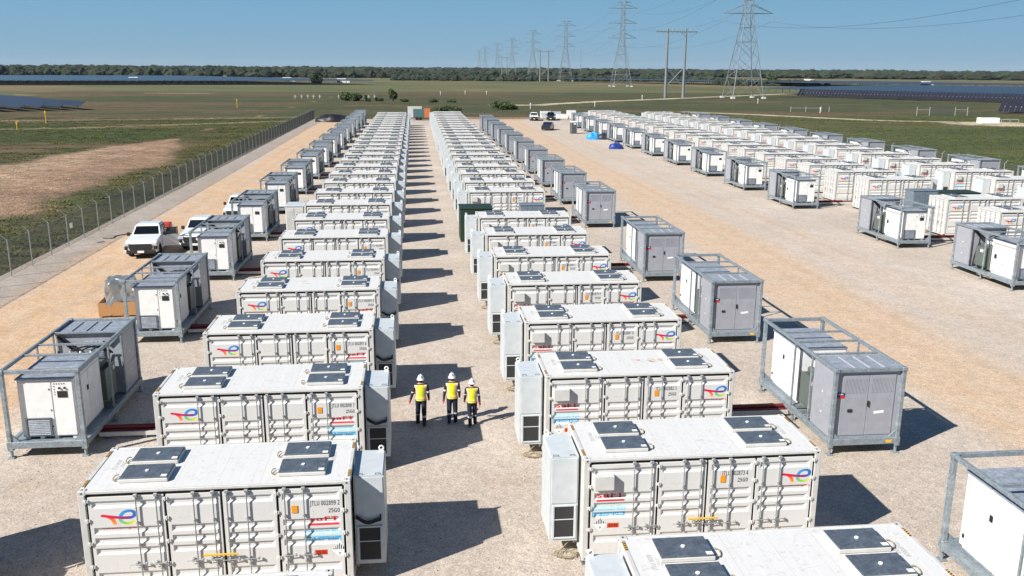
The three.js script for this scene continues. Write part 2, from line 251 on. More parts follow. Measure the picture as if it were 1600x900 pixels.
function padColor(x, z) {
  const n = fbm(x / 5, z / 7, 4, 20), f = fbm(x / 1.3, z / 1.8, 3, 21), big = fbm(x / 22, z / 30, 2, 22);
  let c = [0.485, 0.428, 0.372]; c = mixc(c, [0.545, 0.49, 0.436], smooth(-0.2, 0.4, n + 0.5 * f));
  const OR = mixc([0.585, 0.385, 0.225], [0.60, 0.45, 0.31], smooth(-0.3, 0.3, f));
  // wheel-worn clay lane by the fence
  const wob = 1.1 * noise(z / 19, 3.3) + 0.5 * f;
  let m = smooth(-22.6, -20.4, x + wob) * smooth(-13.6, -15.4, x + wob * 0.6); m *= 0.92 + 0.5 * n; c = mixc(c, OR, clamp(m) * 0.95);
  // road between the two blocks: two clay streaks
  const w2 = 1.5 * noise(z / 24, 9.1) + 0.6 * f; const m2 = smooth(18.4, 20.6, x + w2) * smooth(26.8, 23.8, x + w2) * (1.05 + 0.35 * n) + 0.6 * smooth(26, 28, x + w2) * smooth(31, 29, x + w2) * (0.4 + n);
  c = mixc(c, mixc(OR, [0.58, 0.47, 0.37], 0.5), clamp(m2) * 0.9);
  if (x > 17 && x < 33.5) c = mixc(c, [0.585, 0.525, 0.465], 0.3 * (1 - clamp(m2)));
  const ruts = Math.max(0, 1 - Math.abs(((x + 0.6 * noise(z / 30, 4)) - 22.2) / 0.35), 1 - Math.abs(((x + 0.6 * noise(z / 30, 4)) - 24.0) / 0.35)); c = mixc(c, [0.47, 0.35, 0.24], ruts * 0.35);
  for (const [q, k] of [[-19.4, 3.1], [-17.7, 3.1], [-16.6, 5.7], [27.6, 8.2], [29.3, 8.2]]) { const t = 1 - Math.abs(x + 0.9 * noise(z / 26, k) - q) / 0.42; if (t > 0) c = mixc(c, [0.44, 0.315, 0.205], t * 0.4 * clamp(0.6 + 2 * noise(x, z / 5, k))); }
  // stained patches between the left skids
  c = mixc(c, [0.42, 0.31, 0.22], smooth(0.22, 0.45, fbm(x / 2.6, z / 2.2, 3, 27)) * 0.35);
  if (z < -212) c = mixc(c, [0.40, 0.27, 0.17], 0.5 * smooth(-212, -220, z));
  c = mixc(c, [0.5, 0.42, 0.35], clamp(big * 0.3)); return [c[0] * 1.28, c[1] * 1.225, c[2] * 1.16];
}
function sheet(name, xs, zs, y, mat, colour, height) {
  const nx = xs.length, nz = zs.length, p = [], u = [], c = [], idx = [];
  for (let j = 0; j < nz; j++) for (let i = 0; i < nx; i++) { p.push(xs[i], y + (height ? height(xs[i], zs[j]) : 0), zs[j]); u.push(xs[i], zs[j]); c.push(...colour(xs[i], zs[j])); }
  for (let j = 0; j + 1 < nz; j++) for (let i = 0; i + 1 < nx; i++) { const a = j * nx + i, b = a + 1, d = a + nx, e = d + 1; idx.push(a, b, d, b, e, d); }
  const g = new THREE.BufferGeometry(); g.setAttribute('position', new THREE.Float32BufferAttribute(p, 3)); g.setAttribute('uv', new THREE.Float32BufferAttribute(u, 2)); g.setAttribute('color', new THREE.Float32BufferAttribute(c, 3)); g.setIndex(idx); g.computeVertexNormals();
  const m = mesh(name, g, mat, scene); m.userData.kind = 'structure'; return m;
}
const range = (a, b, s) => { const r = [], n = Math.round(Math.abs(b - a) / s); for (let i = 0; i <= n; i++) r.push(a + (b - a) * i / n); return r; };
sheet('gravel_pad', range(-24.6, 66, 0.45), range(12, -222, 0.9).map((z) => z), 0, M.pad, padColor);
{ const m = new MB(); m.box(-24.6, -0.4, -222, 66, -0.02, 12); m.build('pad_base', std({ color: lin(0.36, 0.3, 0.24), roughness: 1 })).userData.kind = 'structure'; }
sheet('field', range(-170, 300, 1.5), range(-20, -470, 1.5), -0.13, M.field, fieldColor, (x, z) => 0.12 * fbm(x / 9, z / 9, 2, 30) - 0.02);
{ // the plain out to the horizon
  const zs = [200, 60, 0, -60, -140, -220, -300, -380, -460]; let z = -460, s = 8; while (z > -9000) { z -= s; s *= 1.035; zs.push(z); }
  const xs = []; for (let i = -90; i <= 90; i++) xs.push(Math.sign(i) * (Math.abs(i) * 10 + Math.pow(Math.abs(i) / 90, 3) * 7000));
  sheet('plain', xs, zs, -0.6, M.farField, (x, q) => { let c = fieldColor(x / 2.5, q / 2.5 - 500); return mixc(c, [0.085, 0.085, 0.032], 0.2); });
}

// ------------------------------------------------------------------ battery containers
const CL = 6.058, CW = 2.438, CH = 2.76;
// door leaf: horizontal pressed grooves; local origin at its lower left corner, front at z = 0
const GROOVES = [[0.43, 0.1], [1.07, 0.085], [1.33, 0.085], [1.59, 0.085], [2.24, 0.09]]; // height above leaf bottom, half height
function doorGeo(w, h) {
  const m = new MB(), s = 0.075, dp = 0.045, uv = (x, y) => [x / w, y / h];
  const F = (x0, y0, z0, x1, y1, z1) => { // strip from (y0,z0) to (y1,z1) between x0 and x1
    m.quad([x0, y0, z0], [x1, y0, z0], [x1, y1, z1], [x0, y1, z1], [uv(x0, y0), uv(x1, y0), uv(x1, y1), uv(x0, y1)]); };
  F(0, 0, 0, s, h, 0); F(w - s, 0, 0, w, h, 0);
  let y = 0; const A = s, B = w - s;
  for (const [c, hh] of GROOVES) {
    const y0 = c - hh, y1 = c - hh * 0.45, y2 = c + hh * 0.45, y3 = c + hh, e = 0.05;
    F(A, y, 0, B, y0, 0);
    m.quad([A, y0, 0], [B, y0, 0], [B - e, y1, -dp], [A + e, y1, -dp], [uv(A, y0), uv(B, y0), uv(B - e, y1), uv(A + e, y1)]);
    m.quad([A + e, y1, -dp], [B - e, y1, -dp], [B - e, y2, -dp], [A + e, y2, -dp], [uv(A + e, y1), uv(B - e, y1), uv(B - e, y2), uv(A + e, y2)]);
    m.quad([A + e, y2, -dp], [B - e, y2, -dp], [B, y3, 0], [A, y3, 0], [uv(A + e, y2), uv(B - e, y2), uv(B, y3), uv(A, y3)]);
    m.quad([A, y0, 0], [A + e, y1, -dp], [A + e, y2, -dp], [A, y3, 0], [uv(A, y0), uv(A + e, y1), uv(A + e, y2), uv(A, y3)]);
    m.quad([B, y3, 0], [B - e, y2, -dp], [B - e, y1, -dp], [B, y0, 0], [uv(B, y3), uv(B - e, y2), uv(B - e, y1), uv(B, y0)]);
    y = y3;
  }
  F(A, y, 0, B, h, 0);
  const k = -0.055, o = [0, 0]; // edges
  m.quad([0, 0, k], [0, 0, 0], [0, h, 0], [0, h, k], [o, o, o, o]); m.quad([w, 0, 0], [w, 0, k], [w, h, k], [w, h, 0], [o, o, o, o]); m.quad([0, h, 0], [w, h, 0], [w, h, k], [0, h, k], [o, o, o, o]); m.quad([0, 0, k], [w, 0, k], [w, 0, 0], [0, 0, 0], [o, o, o, o]);
  return m.g();
}
const DY = 0.17, DH = 2.42;                                // leaf bottom and height
const DOORS = [[0.205, 1.85], [1.91, 3.10], [3.16, 4.35], [4.41, 5.855]];
const RODS = [[1.26, 1.70], [2.52, 2.95], [3.26, 3.70], [4.55, 4.98]];
const doorGeos = DOORS.map(([a, b]) => doorGeo(b - a, DH));
const rodGeo = (() => { const m = new MB(); m.tube([0, 0.02, 0.05], [0, DH + 0.05, 0.05], 0.017, 0.017, 8); for (const y of [0.06, 0.62, 1.22, 1.78, DH - 0.06]) m.cbox(0, y, 0.034, 0.07, 0.06, 0.05, 0.01); m.cbox(0, 0.0, 0.035, 0.09, 0.07, 0.07, 0.012); m.cbox(0, DH + 0.04, 0.035, 0.09, 0.07, 0.07, 0.012); return m.g(); })();
const handleGeo = (() => { const m = new MB(); m.tube([0, 0, 0.075], [-0.36, -0.012, 0.085], 0.013, 0.009, 6); m.cbox(0, 0, 0.065, 0.05, 0.07, 0.05, 0.01); m.cbox(-0.22, 0, 0.045, 0.06, 0.09, 0.07, 0.012); return m.g(); })();
const hingeGeo = (() => { const m = new MB(); m.cbox(0, 0, 0.015, 0.12, 0.075, 0.04, 0.012); m.tube([0, -0.05, 0.03], [0, 0.05, 0.03], 0.018, 0.018, 6); return m.g(); })();
const RUST = std({ color: lin(0.2, 0.09, 0.035), roughness: 0.9 });
const dTex = (i, draw, s) => { const w = DOORS[i][1] - DOORS[i][0]; return canvasTex(Math.round(w * PX), Math.round(DH * PX), (x, W, H) => { doorBase(x, W, H, s); draw && draw(x, W, H); }); };
const dMat = (t) => std({ map: t, color: 0xffffff, roughness: 0.5 });
const P = PX, yv = (y) => (DH + DY - y) * PX; // canvas y for a height above the container's foot
const DMV = [0, 1, 2].map((vv) => ({
  L: [dMat(dTex(0, (x) => swooshLogo(x, 0.25 * P, yv(2.28), 0.76 * P), 1 + vv * 10)), dMat(dTex(1, (x) => { tinyMarks(x, 0.36 * P, yv(2.02), P); lowMarks(x, 0.9 * P, yv(0.84), P); }, 2 + vv * 10)), dMat(dTex(2, (x) => lowMarks(x, 0.3 * P, yv(0.86), P), 3 + vv * 10))],
  R: [dMat(dTex(0, (x) => { techPrint(x, 0.14 * P, yv(1.98), P); dangerPrint(x, 0.08 * P, yv(1.1), P, true); }, 4 + vv * 10)), dMat(dTex(1, (x) => { tinyMarks(x, 0.42 * P, yv(2.02), P); lowMarks(x, 0.85 * P, yv(0.84), P); }, 5 + vv * 10)), null, dMat(dTex(3, (x) => swooshLogo(x, 0.66 * P, yv(2.28), 0.74 * P), 6 + vv * 10))],
}));
const idMatL = (num, s) => dMat(dTex(3, (x, W) => { idPrint(x, W - 0.06 * P, yv(2.16), P, num); techPrint(x, 0.66 * P, yv(2.02), P); dangerPrint(x, 0.78 * P, yv(1.1), P, false); }, s));
const idMatR = (num, s) => dMat(dTex(2, (x, W) => { idPrint(x, W - 0.16 * P, yv(2.18), P, num); lowMarks(x, 0.3 * P, yv(0.86), P); }, s));
const frameGeo = (() => { const m = new MB();
  for (const x of [0, CL - 0.15]) for (const z of [-0.13, -CW]) m.box(x, 0.11, z, x + 0.15, CH - 0.11, z + 0.13, 0.012);
  m.box(0.15, 0.0, -0.1, CL - 0.15, 0.145, -0.012, 0.01); m.box(0.15, 0.0, -CW + 0.012, CL - 0.15, 0.145, -CW + 0.1, 0.01);
  m.box(0.17, CH - 0.085, -0.07, CL - 0.17, CH - 0.012, 0.0, 0.012); m.box(0.17, CH - 0.085, -CW, CL - 0.17, CH - 0.012, -CW + 0.07, 0.012);
  for (const x of [0.004, CL - 0.104]) { m.box(x, 0.02, -CW + 0.18, x + 0.1, 0.15, -0.18, 0.01); m.box(x, CH - 0.12, -CW + 0.18, x + 0.1, CH - 0.006, -0.18, 0.012); }
  return m.g(); })();
const castGeo = (() => { const m = new MB(); m.cbox(0, 0, 0, 0.178, 0.118, 0.162, 0.014); return m.g(); })();
const castHoleShade = (() => { const m = new MB(); m.cbox(0, 0, 0.0, 0.186, 0.05, 0.05, 0.01); m.cbox(0, 0, 0, 0.06, 0.05, 0.17, 0.01); m.cbox(0, 0, 0, 0.05, 0.126, 0.07, 0.01); return m.g(); })();  // black blocks, their colour stands for the shade inside the openings
const wallGeo = (() => { const m = new MB(); // back long side and both ends, trapezoid corrugated
  const corr = (len, map) => { const n = Math.round(len / 0.28), s = len / n; for (let i = 0; i < n; i++) { const a = i * s, q = [[a, 0], [a + s * 0.25, 0], [a + s * 0.5, -0.036], [a + s * 0.75, -0.036], [a + s, 0]]; for (let k = 0; k < 4; k++) m.quad(map(q[k][0], 0.145, q[k][1]), map(q[k + 1][0], 0.145, q[k + 1][1]), map(q[k + 1][0], CH - 0.08, q[k + 1][1]), map(q[k][0], CH - 0.08, q[k][1])); } };
  corr(CL - 0.3, (a, y, d) => [CL - 0.15 - a, y, -CW + 0.03 - d]); return m.g(); })();
const endGeo = (side) => { const m = new MB(), x = side ? CL - 0.05 : 0.05, o = side ? -1 : 1; m.box(Math.min(x, x + o * 0.03), 0.15, -CW + 0.13, Math.max(x, x + o * 0.03), CH - 0.12, -0.13); return m.g(); };
const sealGeo = (() => { const m = new MB(); m.box(0.15, 0.146, -0.11, CL - 0.15, CH - 0.086, -0.062); return m.g(); })();
const roofTexs = [0, 1, 2, 3].map((v) => canvasTex(1024, 412, (x, w, h) => {
  x.fillStyle = '#d3d1cd'; x.fillRect(0, 0, w, h); let q = v * 131 + 17; const r = () => { q = (Math.imul(q, 1664525) + 1013904223) | 0; return ((q >>> 8) & 65535) / 65535; };
  for (let i = 0; i < 700; i++) { const g = 110 + r() * 70; x.fillStyle = `rgba(${g},${g - 8},${g - 24},${0.04 + r() * 0.11})`; x.beginPath(); x.ellipse(r() * w, r() * h, 1 + r() * 16, 1 + r() * 5, r() * 3, 0, 7); x.fill(); }
  for (let i = 0; i < 44; i++) { x.strokeStyle = `rgba(105,98,88,${0.1 + r() * 0.2})`; x.lineWidth = 0.6 + r(); x.beginPath(); const a = r() * w, b = r() * h; x.moveTo(a, b); x.lineTo(a + (r() - 0.5) * 60, b + (r() - 0.5) * 24); x.stroke(); }
  for (const a of [0.335, 0.5, 0.665]) { x.fillStyle = 'rgba(120,115,105,0.30)'; x.fillRect(w * a, 0, 1.5, h); }
  const rust = (cx, cy, n, s) => { for (let i = 0; i < n; i++) { x.fillStyle = `rgba(${120 + r() * 50},${75 + r() * 35},${35 + r() * 25},${0.12 + r() * 0.35})`; x.beginPath(); x.ellipse(cx + (r() - 0.5) * s * 2, cy + (r() - 0.5) * s * 0.7, 1 + r() * s * 0.18, 0.8 + r() * s * 0.09, r(), 0, 7); x.fill(); } };
  if (v === 0) { rust(520, 150, 9, 30); rust(90, 250, 7, 14); } if (v === 1) { rust(610, 190, 46, 90); rust(65, 140, 26, 16); } if (v === 2) { rust(430, 120, 40, 46); rust(470, 200, 24, 36); } if (v === 3) rust(560, 260, 10, 34);
  x.fillStyle = 'rgba(95,95,98,0.75)'; x.textAlign = 'center'; for (const [a, rot] of [[0.068, -1.5708], [0.925, 1.5708]]) { x.save(); x.translate(a * w, h * 0.42); x.rotate(rot); x.font = '22px sans-serif'; x.fillText('JTLU 0028', 0, 0, 120); x.fillText('25G0', 0, 24, 50); x.restore(); }
}));
const roofMats = roofTexs.map((t) => std({ map: t, roughness: 0.5 }));
const roofGeo = (() => { const m = new MB(), x0 = 0.1, x1 = CL - 0.1, z0 = -CW + 0.065, z1 = -0.065, y = CH - 0.02, uv = (x, z) => [(x - x0) / (x1 - x0), (z1 - z) / (z0 - z1) * -1];
  const U = (x, z) => [(x - x0) / (x1 - x0), 1 - (z1 - z) / (z1 - z0) * -1 - 1 + 0]; const uu = (x, z) => [(x - x0) / (x1 - x0), (z1 - z) / (z1 - z0)];
  // shallow pressed swages across the roof
  const n = 11, s = (x1 - x0) / n; for (let i = 0; i < n; i++) { const a = x0 + i * s, q = [[a, 0], [a + s * 0.42, 0], [a + s * 0.5, 0.0015], [a + s * 0.92, 0.0015], [a + s, 0]]; for (let k = 0; k < 4; k++) m.quad([q[k][0], y + q[k][1], z1], [q[k + 1][0], y + q[k + 1][1], z1], [q[k + 1][0], y + q[k + 1][1], z0], [q[k][0], y + q[k][1], z0], [uu(q[k][0], z1), uu(q[k + 1][0], z1), uu(q[k + 1][0], z0), uu(q[k][0], z0)]); }
  return m.g(); })();
const hatchMat = std({ map: canvasTex(64, 16, (x) => { x.fillStyle = '#d9a23c'; x.fillRect(0, 0, 64, 16); x.fillStyle = '#1c1a18'; for (let i = 0; i < 5; i++) { x.beginPath(); x.moveTo(i * 14, 16); x.lineTo(i * 14 + 7, 16); x.lineTo(i * 14 + 12, 0); x.lineTo(i * 14 + 5, 0); x.fill(); } }), roughness: 0.6 });
const stripGeo = (() => { const m = new MB(); m.quad([-0.03, 0, 0.17], [0.03, 0, 0.17], [0.03, 0, -0.17], [-0.03, 0, -0.17], [[0, 0], [0, 1], [1, 1], [1, 0]]); return m.g(); })();
const ventGeo = (() => { const m = new MB(); m.box(0, 0, -0.77, 1.1, 0.09, 0, 0.015); return m.g(); })();
const lidGeo = (() => { const m = new MB(); m.box(0.015, 0.091, -0.755, 1.085, 0.118, -0.015, 0.01); return m.g(); })();
const knobGeo = new THREE.CylinderGeometry(0.042, 0.045, 0.02, 10).translate(0.55, 0.13, -0.385);
const labelGeo = new THREE.BoxGeometry(0.13, 0.004, 0.11).translate(1.0, 0.121, -0.1);
const loopGeo = (() => { const m = new MB(), p = []; for (let i = 0; i <= 10; i++) { const a = i / 10 * Math.PI * 1.5; p.push([-0.09 + 0.085 * Math.cos(a), 0.03 + 0.015 * Math.sin(a * 2), -0.25 + 0.15 * Math.sin(a)]); } m.path(p, 0.013, 5); return m.g(); })();
// cooling unit, local: x 0..0.72 outward, z 0 front .. -1.66, y 0..2.14
const acGeo = (() => { const m = new MB(); m.prism([[0, 0.0], [0.72, 0.0], [0.72, 2.3], [0.69, 2.33], [0, 2.34]], 0, 1.45, (a, b, t) => [a, b, t - 1.45]); return m.g(); })();
const acFace = (() => { const m = new MB(); m.box(0.03, 1.06, 0.001, 0.69, 2.29, 0.02, 0.008); return m.g(); })();
const acGrilleFrame = (() => { const m = new MB(); m.box(0.04, 0.07, 0.001, 0.1, 1.02, 0.035, 0.008); m.box(0.6, 0.07, 0.001, 0.66, 1.02, 0.035, 0.008); m.box(0.1, 0.07, 0.001, 0.6, 0.12, 0.035, 0.008); m.box(0.1, 0.97, 0.001, 0.6, 1.02, 0.035, 0.008); m.box(0.1, 0.6, 0.001, 0.6, 0.625, 0.03, 0.004); return m.g(); })();
const acGrille = (() => { const m = new MB(); m.box(0.1, 0.12, 0.001, 0.6, 0.97, 0.008); for (let i = 0; i < 30; i++) { const y = 0.13 + i * 0.0275; m.box(0.1, y, 0.009, 0.6, y + 0.009, 0.018); } return m.g(); })();
const acHandle = (() => { const m = new MB(); m.path([[0, 0, 0], [0, 0.05, 0.02], [0.12, 0.05, 0.02], [0.12, 0, 0]], 0.009, 5); m.tube([0.12, 0, 0.02], [0.12, -0.1, 0.03], 0.008, 0.008, 5); return m.g(); })();
const acLug = (() => { const m = new MB(), t = new THREE.TorusGeometry(0.055, 0.02, 6, 14); m.geom(t, new THREE.Matrix4().makeTranslation(0, 0.075, 0)); m.cbox(0, 0.0, 0, 0.12, 0.04, 0.04, 0.005); return m.g(); })();
const conduitGeo = (() => { const m = new MB(); for (const o of [0, 0.05]) { const p = []; for (let i = 0; i <= 12; i++) { const t = i / 12; p.push([0.02 + 0.56 * t, 1.3 - 0.13 * Math.sin(t * 2.3) + 0.02 * Math.cos(t * 7) - o, 0.05 + 0.03 * Math.sin(t * 3)]); } p.push([0.62, 1.22 - o, 0.05], [0.62, 1.32 - o, 0.03]); m.path(p, 0.022, 6); } return m.g(); })();
const bracketGeo = (() => { const m = new MB(); for (const z of [0]) { m.box(0.0, -0.22, z, 0.05, 0.0, z + 0.05); m.box(0.0, -0.06, z, 0.6, 0.0, z + 0.05); } return m.g(); })();
const coilGeo = (() => { const m = new MB(), p = []; let q = 5; for (let i = 0; i <= 40; i++) { const a = i / 40 * Math.PI * 5, r = 0.19 + 0.05 * Math.sin(i * 1.7); p.push([0.3 + r * Math.cos(a) * 1.3, 0.03 + 0.05 * Math.abs(Math.sin(i * 0.6)), r * Math.sin(a)]); } p.unshift([0.2, 0.62, -0.3], [0.16, 0.3, -0.2]); m.path(p, 0.012, 5); return m.g(); })();
const ctrlBox = (() => { const m = new MB(); m.box(0, 0, 0, 0.5, 0.38, 0.17, 0.012); return m.g(); })();
const tieGeo = (() => { const m = new MB(); m.box(0, 0, 0.075, 0.78, 0.045, 0.11, 0.008); return m.g(); })();
const squareGeo = (() => { const m = new MB(); m.box(0, 0, 0.002, 0.14, 0.19, 0.012, 0.003); return m.g(); })();
const footGeo = new MB().box(0, -0.12, 0, 0.3, -0.002, 0.28, 0.01).g();
const endRodGeo = (() => { const m = new MB(); for (const z of [-0.42, -0.95, -1.48, -2.02]) { m.tube([-0.05, 0.1, z], [-0.05, CH - 0.12, z], 0.017, 0.017, 6); for (const y of [0.3, 0.9, 1.5, 2.1]) m.cbox(-0.03, y, z, 0.05, 0.06, 0.08, 0.008); m.tube([-0.07, 1.05, z], [-0.075, 1.03, z + 0.3], 0.012, 0.01, 5); } return m.g(); })();
const endDoorGeo = doorGeo((CW - 0.28) / 2 - 0.015, DH);
const endDoorMat = dMat(canvasTex(256, 600, (x, w, h) => { doorBase(x, w, h, 9); x.fillStyle = '#b3202a'; for (const [a, b, c] of [[0.25, 0.22, 20], [0.7, 0.3, 26], [0.35, 0.48, 24], [0.72, 0.55, 20], [0.3, 0.72, 22], [0.62, 0.14, 16]]) { x.save(); x.translate(a * w, b * h); x.rotate(0.785); x.fillRect(-c / 2, -c / 2, c, c); x.restore(); } x.fillStyle = '#5a5a5c'; x.font = '24px sans-serif'; x.fillText('25G0', 150, 90); x.fillStyle = '#777'; for (let i = 0; i < 7; i++) x.fillRect(30, 380 + i * 16, 60 + (i * 37) % 50, 4); }));
function container(kind, lod, num, roofV, variant = 0) { // kind 'L': cooling unit on the +x end, 'R': on the -x end
  const g = new THREE.Group(); g.userData.base = 'battery_container';
  mesh('frame', frameGeo, M.whiteTrim, g); mesh('door_seal', sealGeo, M.seal, g);
  mesh('back_wall', wallGeo, M.white, g); mesh('end_wall', endGeo(0), M.white, g); mesh('end_wall', endGeo(1), M.white, g); for (const x of [0.02, CL - 0.32]) for (const z of [-0.3, -CW + 0.02]) mesh('support_block', footGeo, M.galvDark, g).position.set(x, 0, z);
  const roof = mesh('roof', roofGeo, roofMats[roofV], g);
  if (lod < 3) for (const x of [0.089, CL - 0.089]) for (const z of [-0.081, -CW + 0.081]) for (const y of [CH - 0.059, 0.059]) { if (lod === 2 && y < 1) continue; const c = mesh('corner_casting', castGeo, M.whiteTrim, g); c.position.set(x, y, z); if (lod === 1) { const h = mesh('casting_hole_shade', castHoleShade, M.black, c); } }
  if (lod < 3) for (const x of [0.055, CL - 0.055]) for (const z of [-0.42, -CW + 0.42]) { const s = mesh('hazard_strip', stripGeo, hatchMat, roof); s.position.set(x, CH - 0.0, z); }
  const DM = DMV[variant], mats = kind === 'L' ? [...DM.L, num] : [DM.R[0], DM.R[1], num, DM.R[3]];
  DOORS.forEach(([a, b], i) => {
    const d = mesh('door', doorGeos[i], mats[i], g); d.position.set(a, DY, -0.004);
    if (lod < 3) for (const r of RODS[i]) { const k = mesh('locking_rod', rodGeo, M.rod, d); k.position.x = r - a; if (lod === 1) { const h = mesh('handle', handleGeo, M.rod, d); h.position.set(r - a + (i < 2 ? 0.12 : 0.2), 0.76 + (i % 2 ? 0.03 : 0), 0.002); } }
    else { const m = rodPair(i); mesh('locking_rods', m, M.rod, d); }
    if (lod === 1) for (const y of [0.12, 0.7, 1.28, 1.86, 2.34]) { const h = mesh('hinge', hingeGeo, M.whiteTrim, d); h.position.set(i % 2 === (i < 2 ? 0 : 1) ? (i < 2 ? -0.03 : b - a + 0.03) : (i < 2 ? -0.012 : b - a + 0.012), y, 0); }
  });
  const flip = kind === 'R';
  for (const x of (flip ? [0.6, 4.2] : [0.78, 4.36])) for (const z of [-0.36, -1.33]) {
    const v = mesh('roof_vent', ventGeo, M.vent, g); v.position.set(x, CH - 0.012, z); mesh('vent_lid', lidGeo, M.ventLid, v);
    if (lod < 3) { mesh('vent_knob', knobGeo, M.whitePlastic, v); }
    if (lod === 1) { mesh('vent_label', labelGeo, M.whitePlastic, v); const c = mesh('vent_cable', loopGeo, M.cable, v); if (flip) { c.scale.x = -1; c.position.x = 1.1; } }
  }
  const ac = mesh('air_conditioner', acGeo, M.acGrey, g); ac.position.set(flip ? -0.74 : CL + 0.02, 0.26, -0.58); if (flip) { ac.scale.x = -1; ac.position.x = -0.02; }
  mesh('front_panel', acFace, M.acGrey, ac);
  mesh('grille_frame', acGrilleFrame, M.acGrey, ac); mesh('grille', acGrille, M.grille, ac);
  if (lod < 3) { for (const x of [0.1, 0.52]) { const h = mesh('handle', acHandle, M.galvDark, ac); h.position.set(x, 2.33, -0.03); } const l = mesh('lifting_lug', acLug, M.whitePlastic, ac); l.position.set(0.62, 2.34, -1.4); for (const z of [-0.3, -1.2]) mesh('bracket', bracketGeo, M.whiteTrim, ac).position.z = z; }
  if (lod === 1 && !flip) mesh('conduit', conduitGeo, M.black, ac);
  if (lod === 1 && flip) { const c = mesh('cable_coil', coilGeo, M.cable, ac); c.position.set(0.02, -0.36, 0.1); }
  if (lod < 3) {
    if (flip) { const b = mesh('control_box', ctrlBox, M.white, g); b.position.set(0.24, 1.99, 0.002); }
    const t = mesh('tie_bar', tieGeo, M.yellow, g); t.position.set(2.66, 1.06, 0.004);
    const s = mesh('square_sign', squareGeo, M.orange, g); s.position.set(flip ? 3.47 : 4.69, 2.0, 0.0);
  }
  if (kind === 'L' && lod < 4) { for (const s of [0, 1]) { const d = mesh('end_door', endDoorGeo, endDoorMat, g); d.rotation.y = -Math.PI / 2; d.position.set(0.03, DY, s ? -CW + 0.14 : -CW / 2 + 0.008); } mesh('end_locking_rods', endRodGeo, M.rod, g); }
  return g;
}
const rodPairs = []; function rodPair(i) { if (!rodPairs[i]) { const m = new MB(); for (const r of RODS[i]) { m.tube([r - DOORS[i][0], 0, 0.05], [r - DOORS[i][0], DH + 0.05, 0.05], 0.018, 0.018, 5, false); m.cbox(r - DOORS[i][0], DH + 0.03, 0.035, 0.09, 0.08, 0.07); } rodPairs[i] = m.g(); } return rodPairs[i]; }
const genL = idMatL('002888 5', 31), genR = idMatR('002866 1', 32);
const protos = {};
function addContainer(kind, x, z, lod, roofV, num, label, group) {
  let c;
  if (num) { c = container(kind, lod, kind === 'L' ? idMatL(num, 40 + (num.charCodeAt(4) + num.charCodeAt(5)) % 17) : idMatR(num, 60 + num.charCodeAt(5) % 17), roofV, Math.abs(Math.round(z)) % 3); c.name = numbered('battery_container'); delete c.userData.base; c.position.set(x, 0.12, z); scene.add(c); }
  else { const va = Math.abs(Math.round(z * 1.7)) % 3, key = kind + lod + roofV + va; protos[key] ??= container(kind, lod, kind === 'L' ? genL : genR, roofV, va); c = copyOf(protos[key], [x, 0.12, z]); }
  c.rotation.y = rr(-0.004, 0.004); c.position.x += rr(-0.05, 0.05);
  return tag(c, label, 'container', group);
}
const numL = { 0: '002900 6', 1: '002899 2', 2: '002898 7', 3: '002891 8', 4: '002893 0', 5: '002895 4' }, numR = { 0: '002867 3', 1: '002873 4', 2: '002882 3', 3: '002881 8', 4: '002870 9', 5: '002869 5' };
const WHERE = { 0: 'third container behind the three walkers', 1: 'second container behind the three walkers', 2: 'just behind the three walkers', 3: 'just ahead of the three walkers', 4: 'second container ahead of the three walkers', 5: 'third container ahead of the three walkers' };
const GROUP_L = 'containers in the row beside the fence lane', GROUP_R = 'containers in the row beside the gravel road', GROUP_3 = 'containers across the road, row nearer the road', GROUP_4 = 'containers across the road, row nearer the grass';
for (let k = 0; k <= 29; k++) addContainer('L', -7.732, -19.288 - 6.2 * (k - 1), k <= 5 ? 1 : k <= 13 ? 2 : 3, [0, 0, 3, 0, 2, 0, 3][k % 7], numL[k], numL[k] ? `white container ${numL[k]}, fence side of the aisle, ${WHERE[k]}` : 'white battery container in the fence-side aisle row, its number too small to read', GROUP_L);
for (let k = 0; k <= 30; k++) if (k !== 8) addContainer('R', 3.935, -19.89 - 6.1 * (k - 1), k <= 5 ? 1 : k <= 13 ? 2 : 3, [0, 3, 1, 0, 3][k % 5], numR[k], numR[k] ? `white container ${numR[k]}, road side of the aisle, ${WHERE[k]}` : 'white battery container in the road-side aisle row, its number too small to read', GROUP_R);
for (let k = 0; k <= 25; k++) if (k !== 3) addContainer('L', 39.4, -50.2 - 6.07 * k, k <= 7 ? 2 : 3, [0, 3, 0, 2][k % 4], null, 'white battery container across the road, in the row whose doored ends face the road', GROUP_3);
for (let k = 0; k <= 21; k++) addContainer('R', 50.9, -67.9 - 6.1 * k, k <= 5 ? 2 : 3, [0, 3, 0, 1][k % 4], null, 'white battery container across the road, in the row beside the grass, cooling unit sunlit', GROUP_4);

